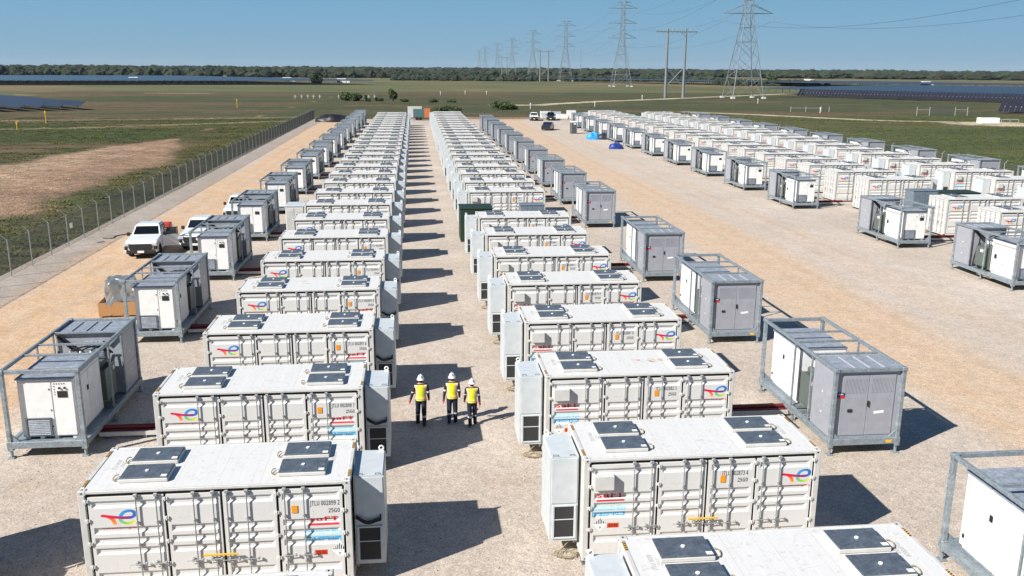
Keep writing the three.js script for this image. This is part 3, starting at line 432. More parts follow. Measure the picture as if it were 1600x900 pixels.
// ------------------------------------------------------------------ transformer skids
const SH = 2.95, SW = 2.438, SL = 6.058, BY = 0.34;
const SG = {};
SG.base = (() => { const m = new MB(); for (const x of [0, SW - 0.13]) m.box(x, BY, -SL + 0.16, x + 0.13, BY + 0.2, -0.16, 0.01); for (const z of [-0.16, -SL]) m.box(0.0, BY, z, SW, BY + 0.22, z + 0.16, 0.012); for (const z of [-1.0, -1.9, -2.85, -3.3, -3.7, -4.3, -5.2]) m.box(0.13, BY + 0.03, z, SW - 0.13, BY + 0.15, z + 0.1, 0.008); return m.g(); })();
SG.floor = [[-2.82, -0.16], [-SL + 0.16, -4.25]].map(([a, b]) => new MB().box(0.13, BY + 0.15, a, SW - 0.13, BY + 0.17, b).g());
SG.leg = (() => { const m = new MB(); m.cbox(0, 0.02, 0, 0.2, 0.04, 0.2, 0.008); m.tube([0, 0.04, 0], [0, BY, 0], 0.05, 0.05, 8); m.cbox(0, BY - 0.04, 0, 0.17, 0.08, 0.17, 0.01); return m.g(); })();
SG.post = (() => { const m = new MB(); m.cbox(0, (BY + 0.22 + SH) / 2, 0, 0.13, SH - BY - 0.22, 0.13, 0.012); m.cbox(0, SH - 0.06, 0, 0.17, 0.13, 0.17, 0.014); m.cbox(0, BY + 0.11, 0, 0.175, 0.24, 0.175, 0.014); return m.g(); })();
SG.gusset = (() => { const m = new MB(); for (const s of [0]) m.prism([[0, 0], [0.25, 0], [0, 0.25]], -0.03, 0.03, (a, b, t) => [a + 0.06, BY + 0.22 + b, t]); return m.g(); })();
SG.top = (() => { const m = new MB(); for (const x of [0.02, SW - 0.12]) m.box(x, SH - 0.12, -SL + 0.15, x + 0.1, SH - 0.01, -0.15, 0.01); for (const z of [-0.13, -SL + 0.03]) m.box(0.15, SH - 0.13, z, SW - 0.15, SH - 0.01, z + 0.1, 0.01); return m.g(); })();
SG.cross = (() => { const m = new MB(); m.box(0.12, SH - 0.1, -0.035, SW - 0.12, SH - 0.03, 0.035, 0.008); return m.g(); })();
SG.mid = (() => { const m = new MB(); m.cbox(0, (BY + 0.2 + SH - 0.12) / 2, 0, 0.06, SH - 0.12 - BY - 0.2, 0.06, 0.008); return m.g(); })();
const IX0 = 0.4, IX1 = 2.1, IZ0 = -0.32, IZ1 = -2.72, IY0 = 0.6, IY1 = 2.56;
SG.inv = (() => { const m = new MB(); m.box(IX0, IY0, IZ1, IX1, IY1 - 0.04, IZ0, 0.02); for (const x of [IX0 + 0.06, IX0 + 0.5, IX0 + 0.95, IX1 - 0.2]) m.box(x, BY + 0.17, IZ1 + 0.05, x + 0.12, IY0, IZ0 - 0.04); return m.g(); })();
SG.invRoof = (() => { const m = new MB(); m.box(IX0 - 0.03, IY1 - 0.04, -1.28, IX1 + 0.03, IY1 + 0.03, IZ0 + 0.05, 0.014); m.box(IX0 - 0.03, IY1 - 0.04, IZ1 - 0.03, IX1 + 0.03, IY1 + 0.03, -1.33, 0.014); return m.g(); })();
SG.hood = (() => { const m = new MB(); m.prism([[-0.001, 0], [-0.13, -0.05], [-0.13, -0.09], [-0.001, -0.24]], -2.5, -0.55, (a, b, t) => [IX0 + a, IY1 - 0.08 + b, t]); return m.g(); })();
SG.invDoorA = (() => { const m = new MB(); m.box(IX0 + 0.03, IY0 + 0.04, IZ0 + 0.001, IX0 + 1.02, IY1 - 0.1, IZ0 + 0.022, 0.006); return m.g(); })();
SG.invDoorB = (() => { const m = new MB(); m.box(IX0 + 1.06, IY0 + 0.04, IZ0 + 0.001, IX1 - 0.03, IY1 - 0.1, IZ0 + 0.022, 0.006); return m.g(); })();
SG.louvre = (() => { const m = new MB(), z = IZ0 + 0.023; m.box(IX0 + 0.2, IY0 + 0.06, z, IX0 + 0.9, IY0 + 0.62, z + 0.012, 0.004); for (let i = 0; i < 9; i++) { const y = IY0 + 0.085 + i * 0.058; m.prism([[0, 0], [0.035, 0.0], [0.005, 0.045]], IX0 + 0.22, IX0 + 0.88, (a, b, t) => [t, y + b, z + 0.012 + a]); } return m.g(); })();
SG.louvreFrame = (() => { const m = new MB(), z = IZ0 + 0.023; for (const [a, b, c, d] of [[0.16, 0.04, 0.2, 0.65], [0.9, 0.04, 0.94, 0.65], [0.2, 0.62, 0.9, 0.65], [0.2, 0.04, 0.9, 0.06]]) m.box(IX0 + a, IY0 + b, z, IX0 + c, IY0 + d, z + 0.05); return m.g(); })();
SG.screen = (() => { const m = new MB(); m.box(IX0 + 1.2, 1.92, IZ0 + 0.023, IX0 + 1.5, 2.14, IZ0 + 0.045, 0.008); return m.g(); })();
SG.switches = (() => { const m = new MB(), z = IZ0 + 0.023; for (const x of [1.28, 1.44]) m.tube([IX0 + x, 2.24, z], [IX0 + x, 2.24, z + 0.05], 0.035, 0.03, 8); for (let i = 0; i < 5; i++) m.cbox(IX0 + 1.13 + i * 0.075, 2.38, z + 0.006, 0.03, 0.025, 0.012); for (let i = 0; i < 4; i++) m.cbox(IX0 + 1.12, 2.02 + i * 0.09, z + 0.006, 0.025, 0.03, 0.012); for (const y of [0.95, 1.5, 2.2]) m.cbox(IX0 + 0.96, y, z + 0.006, 0.03, 0.05, 0.02); return m.g(); })();
SG.sidePanels = []; for (const [x, s] of [[IX1, 1], [IX0, -1]]) for (const [a, b] of [[-0.4, -1.5], [-1.56, -2.64]]) { const m = new MB(), x0 = s > 0 ? x + 0.001 : x - 0.018, x1 = s > 0 ? x + 0.018 : x - 0.001; m.box(x0, IY0 + 0.06, b, x1, IY1 - (s > 0 ? 0.14 : 0.36), a, 0.005); SG.sidePanels.push(m.g()); }
SG.sideBits = (() => { const m = new MB(); m.cbox(IX1 + 0.03, 1.85, -1.42, 0.03, 0.16, 0.1); m.cbox(IX1 + 0.03, 0.9, -0.5, 0.03, 0.1, 0.06); m.cbox(IX0 - 0.03, 1.2, -1.6, 0.02, 0.08, 0.04); m.cbox(IX0 - 0.03, 1.55, -2.3, 0.03, 0.26, 0.2); return m.g(); })();
SG.tank = (() => { const m = new MB(); m.box(0.5, BY + 0.2, -4.12, 1.92, 2.02, -2.98, 0.04); for (let i = 0; i < 10; i++) { const z = -3.08 - i * 0.105; m.box(1.93, 0.75, z - 0.02, 2.14, 1.85, z + 0.02); m.box(0.3, 0.75, z - 0.02, 0.49, 1.85, z + 0.02); } m.box(2.135, 0.72, -4.08, 2.155, 1.88, -3.02, 0.006); m.box(0.285, 0.72, -4.08, 0.305, 1.88, -3.02, 0.006); return m.g(); })();
SG.bush = (() => { const m = new MB(); for (let i = 0; i < 3; i++) { m.tube([0.8 + i * 0.35, 2.02, -3.75], [0.8 + i * 0.35, 2.36, -3.75], 0.07, 0.045, 10); for (let k = 0; k < 3; k++) m.tube([0.8 + i * 0.35, 2.1 + k * 0.08, -3.75], [0.8 + i * 0.35, 2.13 + k * 0.08, -3.75], 0.1, 0.07, 10); } return m.g(); })();
SG.bushCover = (() => { const m = new MB(); m.box(0.7, 2.03, -3.42, 1.8, 2.28, -3.06, 0.03); return m.g(); })();
SG.cables = (() => { const m = new MB(); for (let i = 0; i < 3; i++) { const p = []; for (let k = 0; k <= 12; k++) { const t = k / 12; p.push([0.8 + i * 0.35 + t * (1.95 - 0.8 - i * 0.3), 2.36 + 0.22 * Math.sin(t * 3.14) - 0.25 * t, -3.75 - 0.55 * t]); } m.path(p, 0.028, 6); } const q = []; for (let k = 0; k <= 12; k++) { const t = k / 12; q.push([0.32 + 0.05 * Math.sin(t * 3), 2.3 - 1.7 * t * t, -4.2 + 0.1 * Math.sin(t * 5) + 0.25 * (1 - t)]); } m.path(q, 0.04, 6); m.tube([0.25, 2.75, -4.25], [0.9, 2.25, -4.18], 0.045, 0.045, 6); return m.g(); })();
SG.plate = (() => { const m = new MB(); m.cbox(0.28, 1.65, -3.5, 0.01, 0.16, 0.26); m.cbox(2.16, 1.7, -3.9, 0.012, 0.14, 0.12); return m.g(); })();
SG.gear = (() => { const m = new MB(); m.box(0.09, BY + 0.21, -SL + 0.15, SW - 0.09, SH - 0.14, -4.4, 0.012); return m.g(); })();
SG.gearRoof = (() => { const m = new MB(); m.box(0.13, SH - 0.14, -SL + 0.14, SW - 0.13, SH - 0.1, -4.36, 0.008); return m.g(); })();
SG.rib = (() => { const m = new MB(); m.prism([[0, 0], [0.09, 0], [0.07, 0.035], [0.02, 0.035]], -SL + 0.3, -4.55, (a, b, t) => [a, SH - 0.1 + b, t]); return m.g(); })();
SG.gearDoor = (() => { const m = new MB(); m.box(0, BY + 0.3, -0.024, 0.885, SH - 0.26, -0.001, 0.006); for (let i = 0; i < 16; i++) m.box(0.08 + i * 0.047, SH - 0.86, -0.034, 0.095 + i * 0.047, SH - 0.36, -0.0245); return m.g(); })();
SG.gearHandle = (() => { const m = new MB(); m.cbox(0, 1.72, -0.045, 0.06, 0.2, 0.04, 0.01); return m.g(); })();
SG.gearLock = (() => { const m = new MB(); m.cbox(0, 1.5, -0.04, 0.16, 0.1, 0.03, 0.01); return m.g(); })();
SG.ventBox = (() => { const m = new MB(); m.box(1.1, 1.95, -4.399, 1.75, 2.55, -4.3, 0.01); for (let i = 0; i < 8; i++) m.box(1.14, 2.0 + i * 0.065, -4.3, 1.71, 2.03 + i * 0.065, -4.285); return m.g(); })();
SG.brace = (() => { const m = new MB(); m.tube([0.2, 2.75, -4.3], [0.75, 2.2, -4.3], 0.05, 0.05, 6); m.tube([2.2, 2.75, -4.32], [1.85, 2.4, -4.32], 0.04, 0.04, 6); return m.g(); })();
SG.sideSeam = [[SW - 0.089, BY + 0.3, SW - 0.078, 1.5], [SW - 0.089, 1.56, SW - 0.078, SH - 0.25], [0.078, BY + 0.3, 0.089, SH - 0.25]].map(([a, b, c, d]) => new MB().box(a, b, -5.85, c, d, -4.5, 0.004).g());
SG.dots = (() => { const m = new MB(); for (const x of [0.076, SW - 0.076]) for (const y of [1.2, 1.9]) m.cbox(x, y, -5.15, 0.012, 0.06, 0.06, 0.005); return m.g(); })();
const logoMat = std({ map: canvasTex(96, 64, (x) => { x.fillStyle = '#14244f'; x.fillRect(0, 0, 96, 36); x.fillStyle = '#e8e8ea'; x.font = 'bold 26px sans-serif'; x.fillText('SMA', 22, 28); x.fillStyle = '#c8202c'; x.fillRect(0, 36, 96, 28); x.fillStyle = '#14244f'; x.fillRect(0, 36, 44, 12); }), roughness: 0.5 });
SG.logo = new THREE.PlaneGeometry(0.3, 0.2); SG.note = new THREE.BoxGeometry(0.34, 0.09, 0.004); SG.sticker = new THREE.BoxGeometry(0.2, 0.1, 0.004);
function skid(lod) {
  const g = new THREE.Group(); g.userData.base = 'transformer_skid';
  mesh('base_frame', SG.base, M.galv, g); for (const q of SG.floor) mesh('floor_plate', q, M.galv, g);
  for (const x of [0.09, SW - 0.09]) for (const z of [-0.09, -SL / 2, -SL + 0.09]) mesh('leg', SG.leg, M.galv, g).position.set(x, 0, z);
  for (const x of [0.085, SW - 0.085]) for (const z of [-0.085, -SL + 0.085]) { const p = mesh('corner_post', SG.post, M.galv, g); p.position.set(x, 0, z); if (lod < 2) { const q = mesh('gusset', SG.gusset, M.galv, p); if (x > 1) q.rotation.y = Math.PI; } }
  mesh('top_rail', SG.top, M.galv, g); for (const z of [-1.75, -2.9, -4.3]) mesh('cross_bar', SG.cross, M.galv, g).position.z = z;
  for (const x of [0.06, SW - 0.06]) for (const z of [-2.9, -4.3]) mesh('mid_post', SG.mid, M.galv, g).position.set(x, 0, z);
  const iv = mesh('inverter', SG.inv, M.cabWhite, g); mesh('roof_lid', SG.invRoof, M.cabRoof, iv); mesh('hood', SG.hood, M.cabWhite, iv); mesh('door', SG.invDoorA, M.cabWhite, iv); mesh('door', SG.invDoorB, M.cabWhite, iv); mesh('louvre', SG.louvre, M.cabRoof, iv); mesh('louvre_frame', SG.louvreFrame, M.galvDark, iv); mesh('screen', SG.screen, M.black, iv); for (const q of SG.sidePanels) mesh('side_panel', q, M.cabWhite, iv);
  if (lod < 2) { mesh('switch', SG.switches, M.black, iv); mesh('lock', SG.sideBits, M.black, iv); }
  const tr = mesh('transformer', SG.tank, M.tank, g); if (lod < 3) { mesh('bushing', SG.bush, M.whitePlastic, tr); mesh('bushing_cover', SG.bushCover, M.whitePlastic, tr); mesh('cable', SG.cables, M.black, tr); mesh('name_plate', SG.plate, M.whitePlastic, tr); }
  const sg = mesh('switchgear', SG.gear, M.cabGrey, g); mesh('roof_sheet', SG.gearRoof, M.cabRoof, sg);
  for (const x of [0.55, 1.05, 1.55]) mesh('roof_rib', SG.rib, M.cabGrey, sg).position.x = x;
  for (const x of [0.3, 1.205]) mesh('door', SG.gearDoor, M.cabGrey, sg).position.set(x, 0, -SL + 0.149);
  if (lod < 3) { mesh('handle', SG.gearHandle, M.black, sg).position.set(1.17, 0, -SL + 0.149); mesh('lock', SG.gearLock, M.black, sg).position.set(1.78, 0, -SL + 0.149); for (const q of SG.sideSeam) mesh('side_panel', q, M.cabGrey, sg); mesh('vent_box', SG.ventBox, M.cabRoof, sg); mesh('brace', SG.brace, M.black, sg); mesh('sight_hole', SG.dots, M.whitePlastic, sg);
    const l = mesh('logo_plate', SG.logo, logoMat, sg); l.rotation.y = Math.PI; l.position.set(2.12, 2.02, -SL + 0.122); const n = mesh('label', SG.note, M.whitePlastic, sg); n.position.set(0.78, 1.42, -SL + 0.121); n.rotation.z = -0.1; const s = mesh('sticker', SG.sticker, M.yellow, g); s.position.set(0.4, BY + 0.1, -SL - 0.003); }
  return g;
}
const skidProto = [null, skid(1), skid(2), skid(3)];
function addSkid(x, z, turned, lod, label, group) { // z of the end that faces the camera
  const c = copyOf(skidProto[lod], turned ? [x + SW, 0, z - SL] : [x, 0, z], turned ? Math.PI : 0); tag(c, label, 'power skid', group); return c;
}
const NEAR_SKID = { 1: 'open grey frame with white inverter and transformer, beside the plywood crate', 2: 'open grey frame with white inverter and transformer, hiding a white pickup' };
for (let k = -1; k <= 14; k++) addSkid(-13.04, -27.8 - 12.2 * k, false, k < 3 ? 1 : k < 7 ? 2 : 3, NEAR_SKID[k] ?? 'open grey frame with white inverter and transformer, standing along the fence lane', 'power skids along the fence lane');
[-13.3, -25.6, -37.75, -49.9, -68.2, -80.5, -92.7, -104.9, -117.1, -129.3, -141.5, -153.7, -165.9, -178.1].forEach((z, i) => addSkid(13.1, z, true, i < 4 ? 1 : i < 8 ? 2 : 3, 'open grey frame with grey doored switchgear end, beside the gravel road', 'power skids beside the gravel road'));
[-33.8, -46.0, -58.4, -76.4, -88.8, -101.1, -113.4, -125.7, -138, -150.3, -162.6, -174.9, -187.2].forEach((z, i) => addSkid(33.55, z, false, i < 5 ? 1 : i < 8 ? 2 : 3, 'open grey frame with white inverter and olive transformer, across the road', 'power skids on the far side of the road'));
for (let k = 0; k < 10; k++) addSkid(60.2, -78.2 - 12.2 * k, true, k < 3 ? 2 : 3, 'grey roofed power skid at the grass edge behind the far container row', 'power skids at the grass edge');

// cable ducts between skids and containers
const duct = { red: (() => { const m = new MB(); for (const [y, z] of [[0.2, 0], [0.2, -0.16], [0.33, -0.08]]) m.tube([0, y, z], [1, y, z], 0.075, 0.075, 8); return m.g(); })(), rail: (() => { const m = new MB(); m.box(0, 0.1, 0.14, 1, 0.24, 0.2); m.box(0, 0.1, -0.36, 1, 0.24, -0.3); return m.g(); })(), feet: (() => { const m = new MB(); for (const x of [0.1, 0.5, 0.9]) m.box(x - 0.02, 0, -0.36, x + 0.02, 0.1, 0.2); return m.g(); })() };
function addDuct(x0, x1, z, side, label, group) { const g = thing('cable_duct', label, 'cable duct', group, [x0, 0, z]); g.scale.x = x1 - x0; mesh('red_conduit', duct.red, M.red, g); mesh('rail', duct.rail, M.whiteTrim, g); mesh('foot', duct.feet, M.galvDark, g); }
for (let k = 0; k <= 7; k++) addDuct(-10.7, -7.75, -29.35 - 12.2 * k, 1, 'red conduits in a low rail linking a fence-lane skid to its container', 'cable ducts by the fence-lane skids');
for (const z of [-29.2, -41.3, -53.4, -71.6, -83.9, -96]) addDuct(9.99, 13.2, z, 1, 'red conduits in a low rail linking a road-side skid to its container', 'cable ducts by the road-side skids');
for (const z of [-48.8, -61.0, -78.9, -91.3, -103.6]) addDuct(35.9, 39.45, z, 1, 'red conduits in a low rail linking a skid across the road to its container', 'cable ducts across the road');

// ------------------------------------------------------------------ chain-link fence by the lane and behind the far block
M.wire = std({ color: lin(0.13, 0.145, 0.145), roughness: 0.5, metalness: 0.5 });
M.post = std({ color: lin(0.42, 0.44, 0.44), roughness: 0.5, metalness: 0.4 });
function fence(x, z0, z1, out, label) {
  const g = thing('chain_link_fence', label, 'fence', null, [x, 0, z0]), len = z0 - z1, H = 2.15, n = Math.round(len / 3.05);
  const pg = (() => { const m = new MB(); m.tube([0, -0.2, 0], [0, H + 0.05, 0], 0.038, 0.038, 8); m.tube([0, H, 0], [out * 0.3, H + 0.36, 0], 0.022, 0.018, 6); m.tube([0, H + 0.05, 0], [0, H + 0.08, 0], 0.05, 0.03, 8); return m.g(); })();
  for (let i = 0; i <= n; i++) mesh('post', pg, M.post, g).position.z = -i * len / n;
  const m = new MB(), s = 0.075; // woven wire: two sets of slanting strands
  const flat = (a, b, w) => { const d = [0, b[1] - a[1], b[2] - a[2]], l = Math.hypot(...d); if (!(l > 0.01)) return; const n1 = [0, -d[2] / l * w, d[1] / l * w]; m.quad([a[0], a[1] - n1[1], a[2] - n1[2]], [b[0], b[1] - n1[1], b[2] - n1[2]], [b[0], b[1] + n1[1], b[2] + n1[2]], [a[0], a[1] + n1[1], a[2] + n1[2]]); m.quad([a[0] - w, a[1], a[2]], [b[0] - w, b[1], b[2]], [b[0] + w, b[1], b[2]], [a[0] + w, a[1], a[2]]); };
  for (let z = -H; z < len; z += s) for (const k of [0, 1]) {
    let za = z, zb = z + H, ya = k ? H : 0, yb = k ? 0 : H; if (za < 0) { const t = -za / H; ya += (yb - ya) * t; za = 0; } if (zb > len) { const t = (zb - len) / (zb - za); yb += (ya - yb) * t; zb = len; }
    flat([k * 0.006 - 0.003, ya + 0.02, -za], [k * 0.006 - 0.003, yb + 0.02, -zb], 0.0038);
  }
  const w = m.build('wire_mesh', M.wire, g); w.userData.kind = 'stuff';
  new MB().tube([0, H, 0], [0, H, -len], 0.008, 0.008, 5).build('tension_wire', M.post, g);
  for (const t of [0.33, 0.66, 1]) new MB().tube([out * 0.3 * t, H + 0.36 * t, 0], [out * 0.3 * t, H + 0.36 * t, -len], 0.006, 0.006, 4).build('barbed_wire', M.wire, g);
  return g;
}
fence(-23.9, -30, -222, -1, 'long chain-link fence with barbed wire arms beside the clay lane');
fence(65.2, -60, -215, 1, 'chain-link fence with barbed wire arms behind the far power skids');
{ const s = new MB(); s.box(-23.86, 1.2, -64.4, -23.84, 1.55, -63.95); const m = s.build('fence_sign', M.whitePlastic); tag(m, 'small white sign hung on the chain-link fence', 'sign'); }

// ------------------------------------------------------------------ service cabinets in the gaps
function cabinet(name, x, z, w, h, d, mat, label, opt = {}) {
  const g = thing(name, label, opt.cat ?? 'cabinet', opt.group, [x, 0, z]);
  new MB().box(0, 0.1, -d, w, h, 0, 0.02).build('body', mat, g); new MB().box(-0.04, h, -d - 0.04, w + 0.04, h + 0.06, 0.04, 0.015).build('roof', opt.roof ?? mat, g); new MB().box(0.03, 0, -d + 0.03, w - 0.03, 0.1, -0.03).build('plinth', M.galvDark, g);
  const n = opt.doors ?? 2; for (let i = 0; i < n; i++) { const a = w * i / n + 0.03, b = w * (i + 1) / n - 0.03; const dd = new MB(); dd.box(a, 0.2, 0.001, b, h - 0.1, 0.022, 0.006); for (let k = 0; k < 7; k++) { const q = a + (b - a) * (k + 0.7) / 7.6; dd.box(q, 0.35, 0.022, q + 0.025, h - 0.3, 0.03); } const o = dd.build('door', mat, g); new MB().cbox(b - 0.06, h * 0.5, 0.04, 0.03, 0.14, 0.03, 0.006).build('handle', M.black, o); }
  return g;
}
cabinet('auxiliary_cabinet', 7.45, -63.4, 1.75, 2.55, 1.2, M.greyBlue, 'grey-blue ribbed cabinet in the gap of the road-side container row', { doors: 2 });
cabinet('auxiliary_cabinet', 39.7, -67.6, 2.1, 2.75, 1.3, M.greyBlue, 'grey-blue cabinet in the gap of the container row across the road', { doors: 2 });
cabinet('green_tank_box', 3.1, -63.0, 2.3, 2.4, 2.2, M.darkGreen, 'dark green box on the aisle in the gap of the road-side container row', { cat: 'equipment box', doors: 1 });
cabinet('green_tank_box', 42.7, -67.8, 2.9, 2.5, 2.0, M.darkGreen, 'dark green box in the gap of the container row across the road', { cat: 'equipment box', doors: 1 });
cabinet('white_cabinet', -9.05, -62.9, 1.22, 2.72, 1.9, M.white, 'white cabinet against the end of a fence-side container', { doors: 2, roof: M.acGrey });

// ------------------------------------------------------------------ people
function blob(field, box, res) { // field(x,y,z) = signed distance, box [x0,y0,z0,x1,y1,z1]
  const mc = new MarchingCubes(res, std({}), false, false, 120000), [x0, y0, z0, x1, y1, z1] = box, h = res / 2;
  mc.isolation = 0;
  for (let k = 0; k < res; k++) for (let j = 0; j < res; j++) for (let i = 0; i < res; i++) {
    const x = x0 + (i / h) * 0.5 * (x1 - x0), y = y0 + (j / h) * 0.5 * (y1 - y0), z = z0 + (k / h) * 0.5 * (z1 - z0);
    mc.field[i + j * res + k * res * res] = -field(x, y, z);
  }
  mc.update();
  const n = mc.count, p = new Float32Array(n * 3), nn = new Float32Array(n * 3), e = 0.004;
  for (let i = 0; i < n; i++) {
    const x = x0 + (mc.positionArray[i * 3] + 1) * 0.5 * (x1 - x0), y = y0 + (mc.positionArray[i * 3 + 1] + 1) * 0.5 * (y1 - y0), z = z0 + (mc.positionArray[i * 3 + 2] + 1) * 0.5 * (z1 - z0);
    p.set([x, y, z], i * 3); const gx = field(x + e, y, z) - field(x - e, y, z), gy = field(x, y + e, z) - field(x, y - e, z), gz = field(x, y, z + e) - field(x, y, z - e), l = Math.hypot(gx, gy, gz) || 1; nn.set([gx / l, gy / l, gz / l], i * 3);
  }
  const g = new THREE.BufferGeometry(); g.setAttribute('position', new THREE.BufferAttribute(p, 3)); g.setAttribute('normal', new THREE.BufferAttribute(nn, 3)); g.setAttribute('uv', new THREE.BufferAttribute(new Float32Array(n * 2), 2)); return g;
}
const cap = (x, y, z, a, b, r0, r1) => { const dx = b[0] - a[0], dy = b[1] - a[1], dz = b[2] - a[2], l2 = dx * dx + dy * dy + dz * dz, t = clamp(((x - a[0]) * dx + (y - a[1]) * dy + (z - a[2]) * dz) / l2); return Math.hypot(x - a[0] - t * dx, y - a[1] - t * dy, z - a[2] - t * dz) - (r0 + (r1 - r0) * t); };
const ell = (x, y, z, c, r) => { const k = Math.hypot((x - c[0]) / r[0], (y - c[1]) / r[1], (z - c[2]) / r[2]); return (k - 1) * Math.min(...r); };
const smin = (a, b, k) => { const h = clamp(0.5 + 0.5 * (b - a) / k); return b + (a - b) * h - k * h * (1 - h); };
function person(pos, H, pose, label) {
  // figure walks towards -z; joints for a height of 1.75, then scaled
  const s = H / 1.78, J = pose;
  const legs = [[J.hipL, J.kneeL, J.ankL, J.toeL], [J.hipR, J.kneeR, J.ankR, J.toeR]], arms = [[J.shL, J.elL, J.wrL], [J.shR, J.elR, J.wrR]];
  const torso = (x, y, z) => smin(smin(ell(x, y, z, [0, 1.28, 0], [0.18, 0.23, 0.115]), ell(x, y, z, [0, 1.04, 0.005], [0.138, 0.2, 0.105]), 0.08), ell(x, y, z, [0, 0.93, 0.01], [0.17, 0.13, 0.12]), 0.06);
  const shoulders = (x, y, z) => cap(x, y, z, [-0.17, 1.42, 0], [0.17, 1.42, 0], 0.07, 0.07);
  const field = (x, y, z) => {
    let d = smin(torso(x, y, z), shoulders(x, y, z), 0.07);
    d = smin(d, cap(x, y, z, [0, 1.42, 0], [0, 1.56, -0.015], 0.065, 0.058), 0.05); d = smin(d, ell(x, y, z, [0, 1.635, -0.02], [0.078, 0.115, 0.098]), 0.02); d = smin(d, ell(x, y, z, [0, 1.615, -0.115], [0.016, 0.022, 0.02]), 0.01);
    for (const e of [-1, 1]) d = smin(d, ell(x, y, z, [e * 0.08, 1.63, -0.01], [0.012, 0.03, 0.02]), 0.008);
    for (const [h, k, a, t] of legs) { let l = smin(cap(x, y, z, h, k, 0.104, 0.08), cap(x, y, z, k, a, 0.082, 0.066), 0.03); l = smin(l, cap(x, y, z, [a[0], a[1] - 0.03, a[2] + 0.03], t, 0.056, 0.045), 0.03); d = smin(d, l, 0.03); }
    for (const [h, k, a] of arms) d = smin(d, smin(cap(x, y, z, h, k, 0.066, 0.052), cap(x, y, z, k, a, 0.052, 0.04), 0.02), 0.035);
    return d;
  };
  const g = thing('person', label, 'person', 'people walking in the aisle', pos); g.scale.setScalar(s); g.rotation.y = pose.turn ?? 0;
  const body = blob(field, [-0.48, -0.03, -0.42, 0.48, 1.8, 0.42], 72);
  const geos = [body];
  for (const [k, [sh, el, wr]] of arms.entries()) { // gloved hands: palm, four curled fingers, thumb
    const d = V(...wr).sub(V(...el)).normalize(), inw = k ? -1 : 1, m = new MB(), at = (t, q, f) => [wr[0] + d.x * t + q * 0.2, wr[1] + d.y * t, wr[2] + d.z * t + f];
    m.tube(at(-0.02, 0, 0), at(0.09, 0, 0), 0.036, 0.04, 8); [0.03, 0.01, -0.01, -0.03].forEach((f, i) => { const l = [0.07, 0.08, 0.075, 0.06][i]; m.tube(at(0.085, 0, f), at(0.085 + l * 0.6, 0, f), 0.012, 0.011, 6); const q = at(0.085 + l * 0.6, 0, f), w = at(0.085 + l, 0, f); w[0] += inw * 0.02; m.tube(q, w, 0.011, 0.009, 6); });
    const a = at(0.02, 0, -0.035), b = at(0.06, 0, -0.06), c = at(0.1, 0, -0.055); m.tube(a, b, 0.014, 0.013, 6); m.tube(b, c, 0.013, 0.01, 6); geos.push(m.g());
  }
  const bg = mergeGeometries(geos), P0 = bg.attributes.position, col = new Float32Array(P0.count * 3), NAVY = [0.010, 0.014, 0.032], SKIN = [0.45, 0.26, 0.18], GLOVE = [0.45, 0.04, 0.02], BOOT = [0.012, 0.011, 0.01], SIL = [0.62, 0.64, 0.66], HAIR = [0.03, 0.02, 0.015];
  for (let i = 0; i < P0.count; i++) {
    const x = P0.getX(i), y = P0.getY(i), z = P0.getZ(i); let c = NAVY;
    if (y > 1.5) c = (z > 0.01 || y > 1.69) && y > 1.54 ? HAIR : SKIN; if (y < 0.1) c = BOOT;
    for (const [, k, a] of arms) { const t = Math.hypot(x - a[0], y - a[1], z - a[2]); if (y < a[1] + 0.02 && t < 0.25 && Math.abs(x) > 0.2) c = GLOVE; const m = [(arms[0][0][0]), 0]; }
    for (const [sh, el] of arms) { const t = Math.hypot(x - (sh[0] + el[0] * 3) / 4, y - (sh[1] + el[1] * 3) / 4, z - (sh[2] + el[2] * 3) / 4); if (Math.abs(y - (sh[1] + el[1] * 3) / 4) < 0.022 && t < 0.1 && Math.abs(x) > 0.19) c = SIL; }
    for (const [, k, a] of legs) if (Math.abs(y - (k[1] * 0.62 + a[1] * 0.38)) < 0.022 && Math.hypot(x - k[0], z - (k[2] * 0.6 + a[2] * 0.4)) < 0.13) c = SIL;
    col.set(c, i * 3);
  }
  bg.setAttribute('color', new THREE.BufferAttribute(col, 3)); mesh('body', bg, M.person, g);
  // hi-vis vest: shell over the torso, orange borders, lime back panel with pale bands
  const vest = blob((x, y, z) => Math.max(smin(torso(x, y, z), shoulders(x, y, z), 0.07) - 0.014, y - 1.47, 0.9 - y, Math.abs(x) - 0.215, -(Math.hypot(x, (y - 1.5), z + 0.02) - 0.1)), [-0.3, 0.8, -0.25, 0.3, 1.55, 0.25], 56);
  const vp = vest.attributes.position, vc = new Float32Array(vp.count * 3), LIME = [0.66, 0.76, 0.01], OR = [0.86, 0.30, 0.05], BAND = [0.78, 0.62, 0.30];
  for (let i = 0; i < vp.count; i++) { const x = Math.abs(vp.getX(i)), y = vp.getY(i); let c = LIME; if (x > 0.085 && x < 0.165) c = BAND; if (x > 0.092 && x < 0.112) c = OR; if (x >= 0.165) c = y > 1.3 ? BAND : OR; if (y < 1.0) c = y > 0.955 && y < 0.975 ? OR : BAND; if (y < 0.925) c = LIME; vc.set(c, i * 3); }
  vest.setAttribute('color', new THREE.BufferAttribute(vc, 3)); mesh('safety_vest', vest, M.vest, g);
  const hat = new THREE.LatheGeometry([[0, 0.145], [0.035, 0.143], [0.07, 0.125], [0.1, 0.085], [0.115, 0.035], [0.118, 0.0], [0.145, -0.012], [0.147, -0.02], [0.112, -0.014]].map(([a, b]) => new THREE.Vector2(a, b)), 28), hm = mesh('hard_hat', hat, M.hat, g); hm.position.set(0, 1.668, -0.015); hm.rotation.x = pose.nod ?? 0; hm.scale.set(0.92, 1, 1.08);
